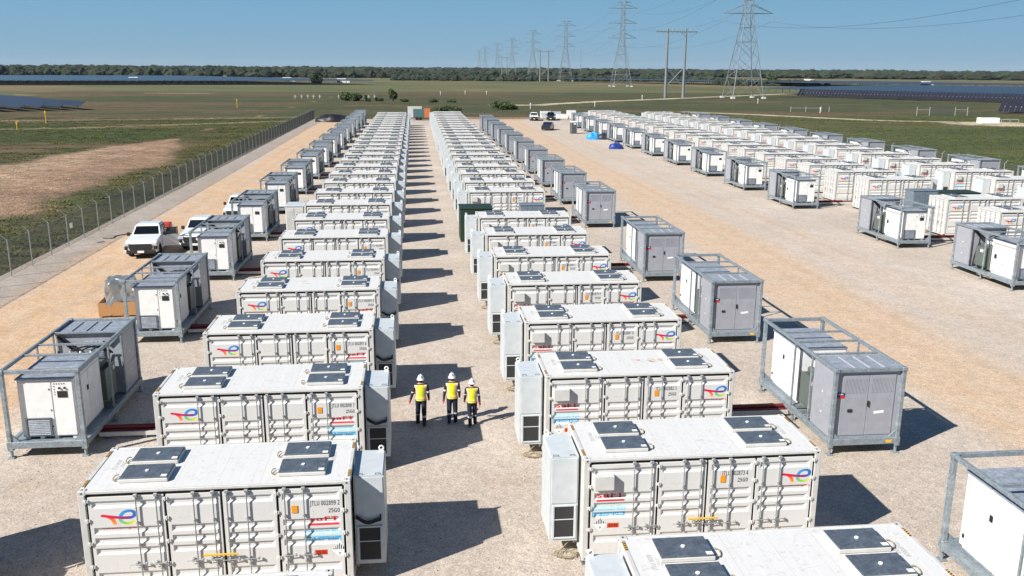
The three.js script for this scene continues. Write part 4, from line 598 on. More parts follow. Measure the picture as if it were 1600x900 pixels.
  new MB().box(-0.012, 0.02, -0.115, 0.012, 0.15, 0.115, 0.01).build('ridge', M.hat, hm);
  return g;
}
M.person = std({ vertexColors: true, roughness: 0.85 }); M.vest = std({ vertexColors: true, roughness: 0.75 }); M.hat = std({ color: lin(0.85, 0.85, 0.84), roughness: 0.3 });
const walk = (o = {}) => ({ hipL: [-0.095, 0.92, 0], kneeL: [-0.11, 0.5, -0.03], ankL: [-0.115, 0.1, 0.08], toeL: [-0.125, 0.035, -0.1], hipR: [0.095, 0.92, 0], kneeR: [0.105, 0.49, 0.02], ankR: [0.105, 0.12, 0.2], toeR: [0.11, 0.035, 0.05], shL: [-0.2, 1.42, 0], elL: [-0.255, 1.14, 0.04], wrL: [-0.275, 0.89, -0.03], shR: [0.2, 1.42, 0], elR: [0.25, 1.14, 0.03], wrR: [0.265, 0.89, -0.08], ...o });
person([0.03, 0, -29.5], 1.79, walk({ elL: [-0.29, 1.15, 0.05], wrL: [-0.36, 0.92, 0.02], kneeL: [-0.11, 0.51, -0.1], ankL: [-0.12, 0.09, -0.06], toeL: [-0.14, 0.035, -0.24], kneeR: [0.1, 0.49, 0.06], ankR: [0.1, 0.15, 0.3], toeR: [0.105, 0.04, 0.17], wrR: [0.27, 0.9, -0.16] }), 'person in navy coveralls and lime vest, left arm held out, fence-side end of three');
person([1.12, 0, -29.6], 1.79, walk({ turn: -0.06, kneeL: [-0.105, 0.5, 0.03], ankL: [-0.105, 0.12, 0.2], toeL: [-0.11, 0.035, 0.05], kneeR: [0.105, 0.5, -0.04], ankR: [0.11, 0.1, 0.06], toeR: [0.125, 0.035, -0.12], wrL: [-0.29, 0.89, 0.08], wrR: [0.25, 0.93, -0.16] }), 'person in navy coveralls and lime vest walking between two others');
person([1.8, 0, -29.3], 1.66, walk({ turn: 0.05, elL: [-0.25, 1.15, -0.03], wrL: [-0.26, 0.93, -0.18], elR: [0.25, 1.15, 0.08], wrR: [0.27, 0.9, 0.12], kneeL: [-0.1, 0.5, 0.02], ankL: [-0.1, 0.13, 0.24], toeL: [-0.105, 0.035, 0.1], kneeR: [0.11, 0.51, -0.08], ankR: [0.11, 0.09, -0.02], toeR: [0.13, 0.035, -0.2] }), 'shorter person in navy coveralls and lime vest at the road-side end of three walkers');

// ------------------------------------------------------------------ vehicles
M.carWhite = new THREE.MeshPhysicalMaterial({ color: lin(0.78, 0.78, 0.77), roughness: 0.35, clearcoat: 0.8, clearcoatRoughness: 0.08 });
M.carBlack = new THREE.MeshPhysicalMaterial({ color: lin(0.012, 0.013, 0.016), roughness: 0.35, clearcoat: 0.9, clearcoatRoughness: 0.06 });
M.glass = new THREE.MeshPhysicalMaterial({ color: lin(0.012, 0.015, 0.018), roughness: 0.06, clearcoat: 1 });
M.tyre = std({ color: lin(0.012, 0.012, 0.012), roughness: 0.85 }); M.rim = std({ color: lin(0.05, 0.05, 0.055), roughness: 0.4, metalness: 0.7 });
M.lamp = new THREE.MeshPhysicalMaterial({ color: lin(0.5, 0.52, 0.55), roughness: 0.12, clearcoat: 1 }); M.tail = std({ color: lin(0.35, 0.01, 0.01), roughness: 0.3 });
const bevelExtrude = (pts, w, bev) => { const sh = new THREE.Shape(pts.map(([a, b]) => new THREE.Vector2(a, b))); const e = new THREE.ExtrudeGeometry(sh, { depth: w - 2 * bev, bevelEnabled: true, bevelThickness: bev, bevelSize: bev * 0.7, bevelSegments: 3, curveSegments: 6, steps: 1 }); e.translate(0, 0, -(w / 2 - bev)); e.rotateY(-Math.PI / 2); return e; };
const wheelG = (() => { const l = (p) => new THREE.LatheGeometry(p.map(([a, b]) => new THREE.Vector2(a, b)), 26).rotateZ(Math.PI / 2); return { tyre: l([[0.25, -0.13], [0.37, -0.135], [0.4, -0.1], [0.41, 0], [0.4, 0.1], [0.37, 0.135], [0.25, 0.13]]), rim: l([[0.0, -0.09], [0.08, -0.09], [0.1, -0.05], [0.23, -0.06], [0.255, -0.125], [0.255, 0.125], [0.23, 0.06], [0.1, 0.05], [0.08, 0.09], [0, 0.09]]) }; })();
// pickup, front towards +z, z = 0 at the front bumper
function pickup(mat, open) {
  const g = new THREE.Group(); g.userData.base = 'pickup_truck'; const e = (pts, w, b) => bevelExtrude(pts.map(([z, y]) => [z, y]), w, b);
  // lower body side profile (z, y) with wheel arches
  const arch = (c, r) => { const o = []; for (let i = 0; i <= 8; i++) { const a = Math.PI * i / 8; o.push([c + r * Math.cos(a), 0.5 + r * Math.sin(a) * 0.98]); } return o; };
  const prof = [[-5.85, 0.55], [-5.85, 1.2], [-3.72, 1.24], [-1.75, 1.26], [-1.5, 1.22], [-0.35, 1.1], [-0.1, 0.98], [-0.02, 0.72], [-0.04, 0.5], [-0.55, 0.42], ...arch(-1.05, 0.5), [-1.6, 0.42], [-4.2, 0.42], ...arch(-4.72, 0.5), [-5.3, 0.48]];
  const body = mesh('body', e(prof, 1.98, 0.09), mat, g);
  const cabP = (z, y, w) => [z, y, w]; // cab: tapered greenhouse
  const m = new MB(), ring = (y, zf, zb, w) => [[-w, y, zf], [w, y, zf], [w, y, zb], [-w, y, zb]], A = ring(1.2, -1.62, -3.85, 0.93), B = ring(1.8, -2.32, -3.68, 0.76), C = ring(1.9, -2.5, -3.55, 0.66);
  const loft = (a, b) => { for (let i = 0; i < 4; i++) { const j = (i + 1) % 4; m.quad(a[i], a[j], b[j], b[i]); } };
  loft(A, B); loft(B, C); m.quad(C[0], C[1], C[2], C[3]); const cab = m.build('cab', mat, g);
  const pane = (name, a, b, c, d, out) => { const q = new MB(); const n = V(...out).multiplyScalar(0.012), sft = (p) => [p[0] + n.x, p[1] + n.y, p[2] + n.z]; q.quad(sft(a), sft(b), sft(c), sft(d)); q.quad(sft(d), sft(c), sft(b), sft(a)); return q.build(name, M.glass, cab); };
  const lerp3 = (a, b, t) => [a[0] + (b[0] - a[0]) * t, a[1] + (b[1] - a[1]) * t, a[2] + (b[2] - a[2]) * t], on = (a, b, c, d, u, v) => lerp3(lerp3(a, b, u), lerp3(d, c, u), v);
  const quadPane = (n, a, b, c, d, u0, u1, v0, v1, out) => pane(n, on(a, b, c, d, u0, v0), on(a, b, c, d, u1, v0), on(a, b, c, d, u1, v1), on(a, b, c, d, u0, v1), out);
  quadPane('windscreen', A[0], A[1], B[1], B[0], 0.05, 0.95, 0.08, 0.95, [0, 0.7, 0.7]); quadPane('rear_window', A[2], A[3], B[3], B[2], 0.1, 0.9, 0.2, 0.9, [0, 0.3, -1]);
  for (const [p, q, r, t, o] of [[A[1], A[2], B[2], B[1], 1], [A[3], A[0], B[0], B[3], -1]]) for (const [u0, u1] of [[0.13, 0.52], [0.56, 0.93]]) { const f = o > 0 ? [u0, u1] : [1 - u1, 1 - u0]; quadPane('side_window', p, q, r, t, f[0], f[1], 0.12, 0.92, [o, 0.3, 0]); }
  // cargo bed: rim and dark liner
  const bed = new MB(); for (const x of [-0.97, 0.87]) bed.box(x, 1.2, -5.84, x + 0.1, 1.34, -3.86, 0.02); bed.box(-0.87, 1.2, -5.84, 0.87, 1.34, -5.76, 0.02); bed.build('bed_rail', mat, g); new MB().box(-0.87, 1.205, -5.76, 0.87, 1.225, -3.87).build('bed_liner', M.black, g);
  // front end
  const gr = new MB(); gr.prism([[-0.66, 0.62], [0.66, 0.62], [0.74, 0.78], [0.68, 1.0], [-0.68, 1.0], [-0.74, 0.78]], 0, 0.05, (a, b, t) => [a, b, 0.055 + t]); gr.build('grille', M.black, g);
  new MB().box(-0.9, 0.36, -0.25, 0.9, 0.6, 0.12, 0.04).build('bumper', M.black, g); new MB().box(-0.2, 0.43, 0.121, 0.2, 0.57, 0.132).build('number_plate', M.whitePlastic, g);
  for (const s of [-1, 1]) { new MB().box(s > 0 ? 0.7 : -1.02, 0.86, -0.28, s > 0 ? 1.02 : -0.7, 1.04, 0.075, 0.03).build('headlight', M.lamp, g); new MB().box(s > 0 ? 0.8 : -1.0, 0.62, -0.2, s > 0 ? 1.0 : -0.8, 0.84, 0.07, 0.03).build('lamp_surround', M.black, g); new MB().box(s > 0 ? 0.9 : -0.985, 0.85, -5.92, s > 0 ? 0.985 : -0.9, 1.15, -5.86).build('tail_light', M.tail, g);
    const mr = new MB(); mr.box(s > 0 ? 1.03 : -1.25, 1.2, -1.98, s > 0 ? 1.25 : -1.03, 1.44, -1.84, 0.03); mr.tube([s * 0.93, 1.24, -1.92], [s * 1.06, 1.28, -1.9], 0.03, 0.03, 6); mr.build('mirror', M.black, g);
    for (const z of [-1.05, -4.72]) { const w = mesh('wheel', wheelG.tyre, M.tyre, g); w.position.set(s * 0.86, 0.41, z); mesh('rim', wheelG.rim, M.rim, w); } }
  new MB().box(-0.8, 0.3, -5.4, 0.8, 0.46, -0.3).build('chassis', M.black, g);
  for (const s of [-1, 1]) for (const z of [-2.7, -3.6]) new MB().box(s > 0 ? 0.99 : -1.0, 1.0, z - 0.18, s > 0 ? 1.0 : -0.99, 1.04, z, 0.004).build('door_handle', M.black, g);
  if (open) { // driver's door swung out, black panel on the closed flank painted as the shade inside the cab
    new MB().box(0.985, 0.5, -2.95, 0.996, 1.2, -1.85).build('doorway_shade', M.black, g);
    const d = new MB(); d.prism([[0, 0.48], [1.08, 0.48], [1.08, 1.22], [0.95, 1.24], [0, 1.24]], 0, 0.1, (a, b, t) => [1.0 + a * 0.92, b, -1.8 - a * 0.4 - t]); const dm = d.build('door', mat, g); const w = new MB(); for (const [x0, y0, x1, y1] of [[0.1, 1.24, 0.16, 1.75], [0.95, 1.24, 1.0, 1.75], [0.16, 1.7, 0.95, 1.75]]) w.box(1.0 + x0 * 0.92, y0, -1.85 - 0.4 * x0 - 0.05, 1.0 + x1 * 0.92, y1, -1.8 - 0.4 * x0); w.build('door_window_frame', M.black, dm);
    const p = new MB(); p.quad([1.12, 1.25, -1.88], [1.86, 1.25, -2.2], [1.86, 1.7, -2.2], [1.3, 1.7, -1.96]); p.build('door_window', M.glass, dm);
  }
  return g;
}
const truckOpen = pickup(M.carWhite, true), truckShut = pickup(M.carWhite, false), truckDark = pickup(M.carBlack, false);
tag(copyOf(truckOpen, [-17.75, 0, -58.9], 0.06), 'white pickup truck parked on the clay lane with a front door open', 'pickup truck');
tag(copyOf(truckShut, [-14.9, 0, -61.2], 0.02), 'white pickup truck tucked behind a power skid on the clay lane', 'pickup truck');
tag(copyOf(truckShut, [-14.3, 0, -72.5], 0.03), 'white pickup truck parked behind the other two on the lane, mostly hidden', 'pickup truck');
tag(copyOf(truckShut, [28.2, 0, -213.5], -0.1), 'white pickup truck at the far end of the gravel road', 'pickup truck');
tag(copyOf(truckDark, [32.3, 0, -214.5], -0.15), 'dark pickup truck parked beside a white pickup at the far end of the road', 'pickup truck');
{ const m = new MB(); m.box(-0.4, 0, -0.3, 0.4, 0.42, 0.3, 0.04); const b = m.build('red_toolbox', std({ color: lin(0.5, 0.03, 0.02), roughness: 0.5 })); b.position.set(-17.35, 1.23, -63.4); tag(b, 'red tool chest standing in the bed of the open-door pickup', 'tool chest'); }
{ // black car: saloon body by lofted profile
  const g = new THREE.Group(); g.userData.base = 'black_car'; const prof = [[-4.5, 0.4], [-4.52, 0.85], [-4.1, 0.98], [-3.5, 1.35], [-2.9, 1.48], [-2.0, 1.47], [-1.25, 1.05], [-0.25, 0.85], [-0.02, 0.6], [-0.06, 0.3], [-0.5, 0.28], [-0.62, 0.55], [-0.9, 0.66], [-1.2, 0.55], [-1.3, 0.28], [-3.2, 0.28], [-3.3, 0.55], [-3.6, 0.66], [-3.9, 0.55], [-4.0, 0.3]];
  mesh('body', bevelExtrude(prof, 1.8, 0.16), M.carBlack, g); new MB().prism([[-1.28, 1.06], [-1.95, 1.43], [-2.2, 1.42], [-2.2, 1.06]], -0.905, 0.905, (a, b, t) => [t, b, a]).build('side_window', M.glass, g); new MB().prism([[-2.3, 1.06], [-2.3, 1.42], [-2.9, 1.42], [-3.35, 1.06]], -0.905, 0.905, (a, b, t) => [t, b, a]).build('side_window', M.glass, g);
  for (const s of [-1, 1]) for (const z of [-0.9, -3.6]) { const w = mesh('wheel', wheelG.tyre, M.tyre, g); w.position.set(s * 0.8, 0.33, z); w.scale.setScalar(0.8); mesh('rim', wheelG.rim, M.rim, w); }
  tag(copyOf(g, [26.1, 0, -180], -0.35), 'small black car driving on the gravel road towards the parked pickups', 'car');
}
// ------------------------------------------------------------------ loose site things
{ // open timber crate with a foil-wrapped part in it
  const g = thing('wooden_crate', 'open plywood crate with timber edges beside a fence-lane power skid', 'crate', null, [-15.75, 0, -44.6], 0.08), W = 2.3, D = 1.5, Hh = 0.75;
  new MB().box(0, 0.08, -D, W, 0.12, 0).build('base', M.wood, g);
  for (const [a, b, c, d] of [[0, -0.04, W, 0], [0, -D, W, -D + 0.04], [0, -D + 0.04, 0.04, -0.04], [W - 0.04, -D + 0.04, W, -0.04]]) new MB().box(a, 0.12, b, c, Hh, d, 0.005).build('side_board', M.wood, g);
  for (const x of [0.05, W / 2, W - 0.15]) new MB().box(x, 0, -D, x + 0.1, 0.08, 0).build('skid_beam', M.wood, g);
  const foil = new THREE.MeshStandardMaterial({ color: lin(0.32, 0.33, 0.34), roughness: 0.32, metalness: 0.55 }); const p = new THREE.BoxGeometry(1.45, 1.75, 1.15, 16, 18, 14), q = p.attributes.position;
  for (let i = 0; i < q.count; i++) { const x = q.getX(i), y = q.getY(i), z = q.getZ(i), n = 0.12 * noise(x * 2.6 + y, z * 2.6 - y * 1.6, 3) + 0.06 * noise(x * 6, y * 6 + z * 5, 4), k = 1 - 0.12 * smooth(0.3, 0.9, y); q.setXYZ(i, (x + n * Math.sign(x)) * k, y + n * 0.6, (z + n * Math.sign(z)) * k); } p.computeVertexNormals();
  const f = mesh('wrapped_part', p, foil, scene); f.position.set(-14.75, 1.0, -45.3); f.rotation.y = 0.15; tag(f, 'grey foil-wrapped machine part standing in the plywood crate', 'wrapped part');
}
{ const g = thing('portable_toilet', 'dark grey portable toilet with a white roof beside the road', 'portable toilet', null, [29.7, 0, -171]), d = std({ color: lin(0.07, 0.075, 0.085), roughness: 0.5 });
  new MB().box(0, 0.12, -1.2, 1.2, 2.15, 0, 0.03).build('cabin', d, g); new MB().prism([[-0.03, 2.15], [1.23, 2.15], [1.1, 2.35], [0.1, 2.35]], -1.22, 0.02, (a, b, t) => [a, b, t]).build('roof', M.whitePlastic, g); new MB().box(0.2, 0.2, 0.001, 1.0, 2.05, 0.03, 0.01).build('door', d, g); new MB().box(0.5, 1.75, 0.031, 0.95, 1.98, 0.036).build('sign', M.whitePlastic, g); new MB().box(0.02, 0, -1.18, 1.18, 0.12, -0.02).build('skid', M.galvDark, g); for (const x of [0.03, 1.09]) new MB().box(x, 0.2, 0.001, x + 0.08, 2.1, 0.02).build('corner_trim', M.cabGrey, g); }
function heap(name, x, z, w, h, d, colour, label, cat) { const p = new THREE.SphereGeometry(1, 28, 14, 0, Math.PI * 2, 0, Math.PI / 2), q = p.attributes.position; for (let i = 0; i < q.count; i++) { const a = q.getX(i), b = q.getY(i), c = q.getZ(i), n = 0.28 * noise(a * 2.3 + x, c * 2.3 + b * 2, 2) + 0.12 * noise(a * 6, c * 6 + b * 5 + z, 5); q.setXYZ(i, a * w / 2 * (1 + n * 0.5), Math.max(0.01, b * h * (1 + n)), c * d / 2 * (1 + n * 0.5)); } p.computeVertexNormals(); const m = mesh(name, p, std({ color: colour, roughness: 0.5 }), scene); m.position.set(x, 0, z); return tag(m, label, cat); }
heap('tarp_heap', 31.4, -157.5, 2.6, 1.25, 2.0, lin(0.03, 0.28, 0.62), 'bright sky-blue tarp heaped on the ground by the road', 'tarp');
heap('tarp_heap', 33.2, -157.2, 2.2, 1.05, 1.8, lin(0.02, 0.022, 0.03), 'black tarp heaped beside the sky-blue one', 'tarp');
heap('tarp_heap', 31.2, -138.2, 2.3, 0.95, 1.6, lin(0.015, 0.04, 0.22), 'dark blue tarp heaped alone by the road', 'tarp');
heap('black_liner', -18.4, -210.5, 8.5, 1.7, 4.5, lin(0.012, 0.012, 0.014), 'long black plastic-covered pile at the end of the fence lane', 'covered pile');
{ const g = thing('utility_trailer', 'teal box trailer with an orange end at the head of the aisle', 'trailer', null, [-0.3, 0, -216]), t = std({ color: lin(0.06, 0.13, 0.13), roughness: 0.5 });
  new MB().box(0, 0.6, -2.2, 2.6, 2.6, 0, 0.04).build('box', t, g); new MB().box(2.61, 0.6, -2.2, 4.0, 2.7, 0, 0.04).build('end_box', std({ color: lin(0.5, 0.14, 0.04), roughness: 0.6 }), g); new MB().box(-0.6, 0.45, -2.0, 4.0, 0.6, -0.2).build('chassis', M.galvDark, g); for (const x of [0.9, 1.7]) for (const z of [-0.1, -2.1]) { const w = mesh('wheel', wheelG.tyre, M.tyre, g); w.rotation.y = Math.PI / 2; w.position.set(x, 0.41, z); mesh('rim', wheelG.rim, M.rim, w); } }
cabinet('white_trailer', -1.6, -221, 3.4, 2.9, 2.2, M.white, 'white box trailer behind the teal trailer at the head of the aisle', { cat: 'trailer', doors: 2 });
for (let i = 0; i < 9; i++) cabinet('pallet_crate', 31.5 + (i % 5) * 3.3 + rr(-0.4, 0.4), -221 - Math.floor(i / 5) * 4 - rr(0, 1), rr(1.6, 2.8), rr(0.9, 2.0), 1.4, i % 3 ? M.whitePlastic : M.acGrey, 'pale equipment crate stored beyond the far end of the road', { cat: 'crate', group: 'crates stored at the far end of the road', doors: 1 });
{ const c = new MB(); const cone = new THREE.LatheGeometry([[0.16, 0], [0.16, 0.03], [0.11, 0.03], [0.03, 0.5], [0, 0.5]].map(([a, b]) => new THREE.Vector2(a, b)), 16); const m = mesh('fire_extinguisher', cone, std({ color: lin(0.55, 0.03, 0.02), roughness: 0.5 }), scene); m.position.set(-9.3, 0, -56.0); tag(m, 'small red cone on the gravel at the end of a fence-side container', 'cone'); m.name = 'traffic_cone'; }

// ------------------------------------------------------------------ transmission lines
M.lattice = std({ color: lin(0.24, 0.26, 0.27), roughness: 0.5, metalness: 0.4 }); M.insul = std({ color: lin(0.35, 0.38, 0.38), roughness: 0.3 });
const TG = (() => {
  const o = {}, R = 0.13, half = (y) => y < 33 ? 6.4 + (1.55 - 6.4) * y / 33 : 1.55 + (1.15 - 1.55) * (y - 33) / 24, C = [[-1, -1], [1, -1], [1, 1], [-1, 1]], P3 = (c, y) => [C[c][0] * half(y), y, C[c][1] * half(y)];
  o.leg = [0, 1, 2, 3].map((c) => { const m = new MB(); m.tube(P3(c, 0), P3(c, 33), 0.19, 0.15, 5); m.tube(P3(c, 33), P3(c, 57), 0.15, 0.1, 5); return m.g(); });
  const b = new MB(), ys = [0, 8, 15.5, 22, 27.5, 33, 38, 43, 48, 53, 57];
  for (let i = 0; i + 1 < ys.length; i++) for (let c = 0; c < 4; c++) { const d = (c + 1) % 4; b.tube(P3(c, ys[i]), P3(d, ys[i + 1]), R * 0.62, R * 0.62, 4, false); b.tube(P3(d, ys[i]), P3(c, ys[i + 1]), R * 0.62, R * 0.62, 4, false); if (i === 1 || i > 3 || i === 3) b.tube(P3(c, ys[i]), P3(d, ys[i]), R * (i === 1 ? 1.1 : 0.7), R * (i === 1 ? 1.1 : 0.7), 4, false); }
  o.brace = b.g();
  o.arm = (y, w, rise) => { const m = new MB(), h = half(y); for (const s of [-1, 1]) { const tip = [s * w, y, 0]; for (const z of [-1, 1]) { m.tube([s * h, y, z * h], tip, R, R * 0.8, 4, false); m.tube([s * h, y + rise, z * h], tip, R * 0.8, R * 0.7, 4, false); m.tube([s * (h + (w - h) * 0.5), y, z * h * 0.5], [s * (h + (w - h) * 0.5), y + rise * 0.5, z * h * 0.5], R * 0.5, R * 0.5, 4, false); } m.tube([s * (h + (w - h) * 0.5), y, h * 0.5], [s * (h + (w - h) * 0.5), y, -h * 0.5], R * 0.5, R * 0.5, 4, false); } return m.g(); };
  o.arms = [o.arm(33, 10.2, 3.4), o.arm(43, 10.2, 2.6), o.arm(53, 10.2, 2.6), o.arm(57, 5.2, 0.6)];
  const q = new MB(); for (let k = 0; k < 8; k++) q.tube([0, -0.4 - k * 0.33, 0], [0, -0.55 - k * 0.33, 0], 0.16, 0.1, 6); q.tube([0, 0, 0], [0, -3.1, 0], 0.04, 0.04, 4); o.ins = q.g();
  o.foot = new MB().cbox(0, 0, 0, 1.6, 0.9, 1.6, 0.1).g(); return o;
})();
function latticeTower(x, z, k, label) {
  const g = thing('lattice_tower', label, 'pylon', 'pylons of the transmission line', [x, 0, z]); g.scale.setScalar(k);
  TG.leg.forEach((q, i) => { mesh('leg', q, M.lattice, g); const f = mesh('footing', TG.foot, M.vent, g); f.position.set([-6.4, 6.4, 6.4, -6.4][i], 0.1, [-6.4, -6.4, 6.4, 6.4][i]); }); mesh('bracing', TG.brace, M.lattice, g).userData.kind = 'stuff'; TG.arms.forEach((q) => mesh('crossarm', q, M.lattice, g));
  for (const y of [33, 43, 53]) for (const s of [-1, 1]) mesh('insulator', TG.ins, M.insul, g).position.set(s * 10.1, y, 0);
}
const TOW = [[141, -135, 1.06], [143.8, -389, 1.08], [146, -638.5, 1], [150.6, -907.6, 1], [147.9, -1140, 1], [152.2, -1422, 1], [153.8, -1693, 1], [156.1, -2014, 1], [174, -2444, 1]];
TOW.forEach(([x, z, k], i) => latticeTower(x, z, k, 'grey steel lattice pylon with three crossarms, one of a receding line'));
function spanWire(name, pts, sag, r, label, group) { const m = new MB(); for (let i = 0; i + 1 < pts.length; i++) { const n = 14, p = []; for (let k = 0; k <= n; k++) { const t = k / n, a = pts[i], b = pts[i + 1]; p.push([a[0] + (b[0] - a[0]) * t, a[1] + (b[1] - a[1]) * t - sag * 4 * t * (1 - t), a[2] + (b[2] - a[2]) * t]); } for (let k = 0; k < n; k++) m.tube(p[k], p[k + 1], r, r, 3, false); } tag(m.build(name, M.wire), label, 'power line', group); }
for (const y of [33, 43, 53]) for (const s of [-1, 1]) spanWire('power_line', TOW.map(([x, z, k]) => [x + s * 10.1 * k, (y - 3) * k, z]), 7, 0.045, 'thin conductor strung between the lattice pylons', 'conductors of the pylon line');
function hFrame(x, z, label) {
  const g = thing('h_frame_pole', label, 'power pole', 'twin-pole power structures', [x, 0, z]), w = 4.0, H = 29;
  for (const s of [-1, 1]) new MB().tube([s * w, 0, 0], [s * w, H, 0], 0.62, 0.42, 10).build('pole', M.lattice, g);
  for (const q of [-0.35, 0.35]) new MB().box(-9, H - 1.5, q - 0.12, 9, H - 1.0, q + 0.12).build('crossarm', M.lattice, g);
  new MB().tube([-w, 4.5, 0], [w, 13, 0], 0.16, 0.16, 5).build('brace', M.lattice, g); new MB().tube([w, 4.5, 0], [-w, 13, 0], 0.16, 0.16, 5).build('brace', M.lattice, g);
  for (const s of [-1, 1]) { new MB().tube([s * w, H - 3.5, 0.4], [s * (w - 2), H - 1.4, 0.4], 0.12, 0.12, 5).build('knee_brace', M.lattice, g); }
  for (const q of [-8.6, -6, -2, 0, 2, 6, 8.6]) mesh('insulator', TG.ins, M.insul, g).position.set(q, H - 1.2 + (Math.abs(q) < 7 ? 1.9 : 0), 0);
}
hFrame(112.8, -389, 'steel twin-pole structure with crossed braces, in front of the pylon line'); hFrame(122.7, -861, 'distant steel twin-pole structure between two pylons'); hFrame(137.3, -1393, 'farthest steel twin-pole structure near the horizon');
{ const m = new MB(); m.tube([0, 0, 0], [0, 42, 0], 0.5, 0.25, 6); const a = m.build('antenna_mast', M.lattice); a.position.set(270, 0, -1475); tag(a, 'thin antenna mast on the skyline', 'mast'); }

// ------------------------------------------------------------------ solar arrays (rows run along D)
M.cell = new THREE.MeshPhysicalMaterial({ color: lin(0.022, 0.023, 0.036), roughness: 0.2, specularIntensity: 0.4 });
const D = [0.625, 0.78], Q = [0.78, -0.625], rowTurn = Math.atan2(D[0], D[1]); // local +z along D, local +x away from us
const panelStrip = {};
function solarRow(x, z, len, tilt, label, group, near) { // starts at x,z and runs along D for len
  const low = tilt > 0.6 && !near, w = near ? 4.2 : low ? 2.3 : 3.6, h = near ? 1.95 : low ? 1.5 : 2.6, c = Math.cos(tilt), s = Math.sin(tilt), g = near ? thing('solar_panel_row', label, 'solar panels', group, [x, 0, z], rowTurn) : null;
  const slab = (z0, z1) => { const m = new MB(), A = (u, t, q) => [u * c * w / 2 - t * s, h + u * s * w / 2 + t * c, q]; const e = 0.04; m.quad(A(-1, e, z1), A(1, e, z1), A(1, e, z0), A(-1, e, z0)); m.quad(A(-1, 0, z0), A(1, 0, z0), A(1, 0, z1), A(-1, 0, z1)); m.quad(A(-1, 0, z0), A(-1, 0, z1), A(-1, e, z1), A(-1, e, z0)); m.quad(A(1, 0, z1), A(1, 0, z0), A(1, e, z0), A(1, e, z1)); m.quad(A(-1, 0, z1), A(1, 0, z1), A(1, e, z1), A(-1, e, z1)); m.quad(A(1, 0, z0), A(-1, 0, z0), A(-1, e, z0), A(1, e, z0)); return m; };
  if (near) {
    const n = Math.floor(len / 1.5), geo = slab(0, 1.22).g(); for (let i = 0; i < n; i++) mesh('panel', geo, M.cell, g).position.z = i * 1.5;
    new MB().tube([0, h - 0.08, 0], [0, h - 0.08, len], 0.07, 0.07, 6).build('torque_tube', M.post, g); const p = new MB().tube([0, -0.2, 0], [0, h - 0.1, 0], 0.07, 0.07, 5).g(); for (let q = 0.5; q < len; q += 7.5) mesh('pile', p, M.post, g).position.z = q;
    return g;
  }
  const key = len.toFixed(0) + tilt; panelStrip[key] ??= (() => { const m = slab(0, len); for (let q = 1; q < len; q += 12) m.tube([0, -0.2, q], [0, h, q], 0.08, 0.08, 4, false); return m.g(); })();
  const o = mesh('solar_panel_row', panelStrip[key], M.cell, scene); o.position.set(x, 0, z); o.rotation.y = rowTurn; return tag(o, label, 'solar panels', group);
}
const LR = 'solar row in the nearer array beyond the road-side fence', LL = 'solar row in the array beyond the bare earth', LF = 'solar row in the distant dark array under the woodland', LG = 'solar row in the distant pale array beside the pylons';
for (let i = 0; i < 30; i++) { const o = i * 7.5, sh = i > 5 ? -46 : 0; solarRow(178 + Q[0] * o + D[0] * sh, -409 + Q[1] * o + D[1] * sh, i ? 230 : 190, i ? 0.12 : 0.8, i ? LR : 'front row of dark tilted solar panels facing the grass', 'solar rows, nearer array', !i); }
for (let i = 0; i < 4; i++) solarRow(175 + Q[0] * i * 6, -256.5 + Q[1] * i * 6, 60, i ? 0.3 : 0.8, i ? 'solar row behind the short front row at the grass edge' : 'short row of dark tilted solar panels nearest the pale gravel patch', 'solar rows by the gravel patch', i === 0);
for (let i = 0; i < 10; i++) { const o = -i * 5.2; solarRow(-93.6 + Q[0] * o - D[0] * 125, -270 + Q[1] * o - D[1] * 125, 125, 0.62, LL, 'solar rows beyond the bare earth', false); }
for (let i = 0; i < 62; i++) { const o = -i * 6.4; solarRow(-30 + Q[0] * o - D[0] * 330, -690 + Q[1] * o * 0.35 - D[1] * 330, 330, 0.2, LF, 'solar rows, distant dark array', false); }
for (let i = 0; i < 46; i++) { const o = i * 7; solarRow(270 + Q[0] * o - D[0] * 200, -720 + Q[1] * o * -0.6 - D[1] * 200, 260, 0.14, LG, 'solar rows, distant pale array', false); }
for (const [x, z] of [[-226, -760], [-110, -790], [-60, -730], [330, -760], [420, -720], [380, -860]]) { const m = new MB(); m.box(0, 0, -3, 7, 3.4, 0, 0.1); m.box(7.6, 0, -3, 10, 2.8, 0, 0.1); const o = m.build('inverter_station', M.whitePlastic); o.position.set(x, 0, z); tag(o, 'small white inverter station among the distant solar rows', 'inverter station', 'inverter stations in the solar arrays'); }

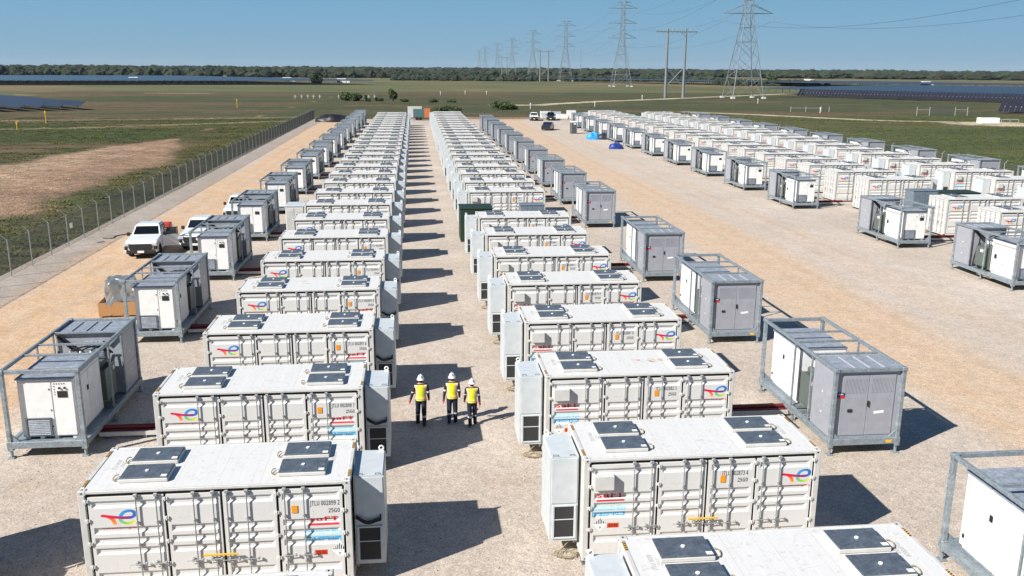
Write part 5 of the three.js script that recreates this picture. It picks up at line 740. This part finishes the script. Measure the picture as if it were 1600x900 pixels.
// ------------------------------------------------------------------ field furniture
function markerPost(x, z, h, mat, label, group) { const m = new MB(); m.tube([0, -0.3, 0], [0, h, 0], 0.09, 0.09, 6); m.cbox(0, h - 0.3, 0, 0.3, 0.55, 0.12, 0.03); const o = m.build('marker_post', mat); o.position.set(x, 0, z); tag(o, label, 'marker post', group); }
for (const [x, z, h] of [[-79.5, -206.5, 2.6], [-77, -185.7, 1.5], [-53.5, -284, 2.6]]) markerPost(x, z, h, M.yellow, 'yellow pipeline marker post standing in the grass', 'yellow marker posts');
for (const [x, z] of [[93.3, -368], [36, -282], [128, -330], [12, -420], [24, -432], [34, -430], [60, -300], [118, -255]]) markerPost(x, z, 1.6, M.whitePlastic, 'white marker post standing in the grass', 'white marker posts');
{ const g = thing('field_gate', 'pale rail gate with mesh leaves in the grass by the gravel patch', 'gate', null, [139.8, 0, -241], 0.02); for (const x of [0, 3.8, 11.5, 15.2]) new MB().tube([x, -0.2, 0], [x, 2.3, 0], 0.1, 0.1, 6).build('post', M.post, g); for (const [a, b] of [[0, 3.8], [11.5, 15.2]]) new MB().box(a, 1.5, -0.06, b, 1.62, 0.06).build('rail', M.post, g); for (const [a, b] of [[3.9, 7.6], [7.7, 11.4]]) { const m = new MB(); for (let x = a; x < b; x += 0.16) m.box(x, 0.2, -0.01, x + 0.03, 2.1, 0.01); for (let y = 0.2; y < 2.2; y += 0.16) m.box(a, y, -0.01, b, y + 0.03, 0.012); m.build('mesh_leaf', M.wire, g).userData.kind = 'stuff'; } }
{ const g = thing('field_gate', 'long pale rail with a post in the open grass', 'gate', null, [112, 0, -262]); new MB().box(0, 1.0, -0.06, 9.5, 1.12, 0.06).build('rail', M.post, g); for (const x of [0, 4.7, 9.5, 12]) new MB().tube([x, -0.2, 0], [x, 1.5, 0], 0.09, 0.09, 6).build('post', M.post, g); }
{ const g = thing('washout_bin', 'low white bin on the pale gravel patch', 'bin', null, [133.6, 0, -202]); new MB().box(0, 0, -2, 4.6, 1.35, 0, 0.05).build('bin', M.whitePlastic, g); new MB().box(4.8, 0.9, -0.1, 9.5, 1.1, 0).build('rail', M.post, g); for (const x of [5, 7.2, 9.4]) new MB().box(x, 0, -0.1, x + 0.12, 1.1, 0).build('post', M.post, g); }
for (let i = 0; i < 12; i++) { const g = thing('pipe_stand', 'short pale pipe stand on the gravel strip in the far grass', 'pipe stand', 'pipe stands in the far grass', [-46.5 + i * 2.35 + (i > 4 ? 5 : 0), 0, -366 - (i % 3)]); new MB().tube([0, 0, 0], [0, 1.5, 0], 0.13, 0.13, 6).build('post', M.vent, g); new MB().tube([-0.6, 0.9, 0], [0.6, 0.9, 0], 0.1, 0.1, 6).build('arm', M.vent, g); }

// ------------------------------------------------------------------ vegetation
M.leaf = new THREE.MeshStandardMaterial({ color: lin(1, 1, 1), vertexColors: true, roughness: 0.9, side: THREE.DoubleSide }); M.bark = std({ color: lin(0.09, 0.065, 0.045), roughness: 1 });
function crown(lobes, n, size, base) { // leaf-sized faces spread through several lobes
  const p = [], nn = [], c = [], u = [];
  for (let i = 0; i < n; i++) {
    const L = lobes[Math.floor(rnd() * lobes.length)], th = rnd() * 6.283, ph = Math.acos(2 * rnd() - 1), r = Math.pow(rnd(), 0.4), o = [L[0] + L[3] * r * Math.sin(ph) * Math.cos(th), L[1] + L[4] * r * Math.cos(ph), L[2] + L[5] * r * Math.sin(ph) * Math.sin(th)]; if (o[1] < 0.05) continue;
    const a = V(rr(-1, 1), rr(-1, 1), rr(-1, 1)).normalize(), b = V(rr(-1, 1), rr(-1, 1), rr(-1, 1)).cross(a).normalize(), s = size * rr(0.6, 1.4), nr = a.clone().cross(b), k = rr(0.65, 1.35), col = [base[0] * k * rr(0.9, 1.15), base[1] * k, base[2] * k];
    const q = [[-1, -0.6], [1, -0.6], [1, 0.6], [-1, -0.6], [1, 0.6], [-1, 0.6]]; for (const [x, y] of q) { p.push(o[0] + (a.x * x + b.x * y) * s, o[1] + (a.y * x + b.y * y) * s, o[2] + (a.z * x + b.z * y) * s); nn.push(nr.x, nr.y, nr.z); c.push(...col); u.push(0, 0); }
  }
  const g = new THREE.BufferGeometry(); g.setAttribute('position', new THREE.Float32BufferAttribute(p, 3)); g.setAttribute('normal', new THREE.Float32BufferAttribute(nn, 3)); g.setAttribute('uv', new THREE.Float32BufferAttribute(u, 2)); g.setAttribute('color', new THREE.Float32BufferAttribute(c, 3)); return g;
}
function plant(name, x, z, w, h, n, size, label, cat, trunkH = 0, group) {
  const g = thing(name, label, cat, group, [x, -0.1, z]), lobes = []; const k = Math.max(3, Math.round(w)); for (let i = 0; i < k; i++) { const ry = (h - trunkH) * rr(0.3, 0.5); lobes.push([rr(-0.36, 0.36) * w, trunkH + ry * rr(0.7, 1.15), rr(-0.3, 0.3) * w, w * rr(0.16, 0.27), ry, w * rr(0.16, 0.26)]); }
  const m = new MB(); m.tube([0, 0, 0], [0.1, h * 0.45, 0], 0.05 * h, 0.03 * h, 7); for (const L of lobes.slice(0, 5)) m.tube([0.05, h * 0.25, 0], [L[0], L[1], L[2]], 0.02 * h, 0.008 * h, 5); m.build('trunk', M.bark, g);
  mesh('crown', crown(lobes, n, size, [0.055, 0.085, 0.025]), M.leaf, g);
}
plant('bush', -24.3, -346, 9, 3.4, 2600, 0.24, 'broad dark green bush in the grass beyond the containers', 'bush');
plant('tree', -7.8, -341, 3.6, 4.8, 1500, 0.24, 'small round tree beside the low scrub in the grass', 'tree', 0.8);
for (const [x, z, w, h] of [[-13, -343, 3, 1.5], [-17, -340, 2, 2.3], [-4, -338, 4, 1.3], [6, -335, 5, 1.2], [13, -333, 5, 1.1]]) plant('bush', x, z, w, h, 500, 0.2, 'low scrubby bush near the small round tree', 'bush', 0, 'low scrub near the round tree');
plant('bush', 27, -277, 8.5, 2.4, 1900, 0.22, 'wide bush where the pale tracks meet', 'bush'); plant('bush', 9.5, -266, 9, 1.5, 1500, 0.2, 'low wide bush behind the heads of the container rows', 'bush');
plant('tree', -71, -685, 9, 10, 1800, 0.5, 'dark round tree in front of the distant dark solar array', 'tree', 1.2); plant('tree', 380, -946, 11, 10, 1500, 0.55, 'dark round tree beside the distant pale solar array', 'tree', 1.5);
plant('bush', -21, -212.5, 3, 1.1, 400, 0.14, 'small weedy bush by the black covered pile', 'bush');
{ // far woodland: reads as one mass
  const g = new THREE.IcosahedronGeometry(1, 3), q = g.attributes.position; for (let i = 0; i < q.count; i++) { const x = q.getX(i), y = q.getY(i), z = q.getZ(i), n = 1 + 0.42 * noise(x * 1.9, y * 1.9 + z, 1) + 0.24 * noise(x * 4.6 + z * 2, y * 4.6, 2) + 0.14 * noise(x * 10, y * 10 + z * 9, 3); q.setXYZ(i, x * n, y * n, z * n); } g.computeVertexNormals();
  const list = []; const add = (x, z, w, h) => list.push([x, z, w, h]);
  for (let i = 0; i < 5200; i++) { const a = rr(-0.56, 0.78), d = rr(1450, 2700), x = Math.sin(a) * d, z = -Math.cos(a) * d; add(x, z, rr(8, 15), rr(4.6, 6.6) * (1 + 0.3 * noise(x / 160, z / 200, 4))); }
  for (let i = 0; i < 420; i++) { const x = rr(-20, 330), z = rr(-1010, -900) - Math.abs(x - 100) * 0.15; add(x, z, rr(2.5, 6), rr(1.5, 3.4)); }
  for (let i = 0; i < 260; i++) { const x = rr(-640, 0), z = rr(-1260, -1120); add(x, z, rr(4, 8), rr(3, 6)); }
  for (let i = 0; i < 160; i++) add(rr(250, 330), rr(-760, -700), rr(2, 4), rr(1.2, 2.6));
  const m = new THREE.InstancedMesh(g, std({ color: lin(1, 1, 1), roughness: 1 }), list.length), o = new THREE.Object3D(), c = new THREE.Color();
  list.forEach(([x, z, w, h], i) => { o.position.set(x, h * 0.62 - 0.6, z); o.rotation.set(0, rnd() * 6.28, 0); o.scale.set(w, h, w); o.updateMatrix(); m.setMatrixAt(i, o.matrix); const k = rr(0.7, 1.3); m.setColorAt(i, c.setRGB(0.020 * k * rr(0.8, 1.3), 0.030 * k, 0.015 * k)); });
  m.name = 'far_woodland'; tag(m, 'dark green woodland and scrub along the horizon', 'woodland', null, 'stuff'); scene.add(m);
}
{ // grass tufts on both sides of the fences
  const t = new MB(); for (let i = 0; i < 7; i++) { const a = i * 0.9, r = 0.1 + 0.05 * (i % 3), x = Math.cos(a) * r, z = Math.sin(a) * r, h = 0.10 + 0.04 * (i % 4); t.tri([x - 0.045 * Math.sin(a), 0, z + 0.045 * Math.cos(a)], [x + 0.045 * Math.sin(a), 0, z - 0.045 * Math.cos(a)], [x * 2.4, h, z * 2.4]); }
  const N = 26000, m = new THREE.InstancedMesh(t.g(), std({ color: lin(1, 1, 1), roughness: 1, side: THREE.DoubleSide }), N), o = new THREE.Object3D(), c = new THREE.Color(); let k = 0;
  while (k < N) { const left = rnd() < 0.62, x = left ? -24.9 - Math.pow(rnd(), 1.3) * 75 : 66.3 + rnd() * 120, z = left ? -42 - Math.pow(rnd(), 0.8) * 190 : -70 - rnd() * 170; const f = fieldColor(x, z); if (f[0] > f[1] * 1.35 && rnd() < 0.93) continue; if (f[0] > 0.4) continue;
    o.position.set(x, -0.12, z); o.rotation.y = rnd() * 6.28; const s = rr(0.4, 0.95) * (1 + 0.9 * Math.max(0, noise(x / 6, z / 6, 6))); o.scale.set(s * 2, s, s * 2); o.updateMatrix(); m.setMatrixAt(k, o.matrix); const q = rr(0.75, 1.3); m.setColorAt(k, c.setRGB(f[0] * 0.95 * q, f[1] * 1.0 * q, f[2] * 0.9 * q)); k++; }
  m.name = 'grass_tufts'; tag(m, 'tufts of rough grass beyond the fences', 'grass', null, 'stuff'); scene.add(m);
}
{ // loose stones lying on the gravel
  const g = new THREE.IcosahedronGeometry(1, 0), N = 16000, m = new THREE.InstancedMesh(g, std({ color: lin(1, 1, 1), roughness: 0.95 }), N), o = new THREE.Object3D(), c = new THREE.Color();
  for (let i = 0; i < N; i++) { const d = 12 + 58 * Math.pow(rnd(), 1.5), x = rr(-0.42, 0.62) * d * 1.1, z = -d, s = 0.01 + 0.018 * Math.pow(rnd(), 3); o.position.set(clamp(x, -24, 60), s * 0.3, z); o.rotation.set(rnd() * 6, rnd() * 6, rnd() * 6); o.scale.set(s * rr(0.8, 1.5), s * rr(0.6, 1), s); o.updateMatrix(); m.setMatrixAt(i, o.matrix); const k = rr(0.6, 1.05); m.setColorAt(i, c.setRGB(0.52 * k, 0.46 * k * rr(0.95, 1.03), 0.40 * k)); }
  m.name = 'loose_stones'; tag(m, 'loose stones scattered over the gravel yard', 'stones', null, 'stuff'); scene.add(m);
}
scene.fog = new THREE.FogExp2(new THREE.Color(0.62, 0.74, 0.86), 0.00003);
scene.traverse((o) => { if (o.isMesh) { o.castShadow = true; o.receiveShadow = true; } });
{ const m = new MB(), p = []; for (let i = 0; i <= 24; i++) p.push([-22.6 + i * 0.11 + 0.3 * Math.sin(i * 0.5), 0.03, -66.5 + 0.5 * Math.sin(i * 0.33) - i * 0.1]); m.path(p, 0.035, 6); tag(m.build('black_hose', M.black), 'short black hose lying on the pale gravel by the fence', 'hose'); }
renderer.render(scene, camera);
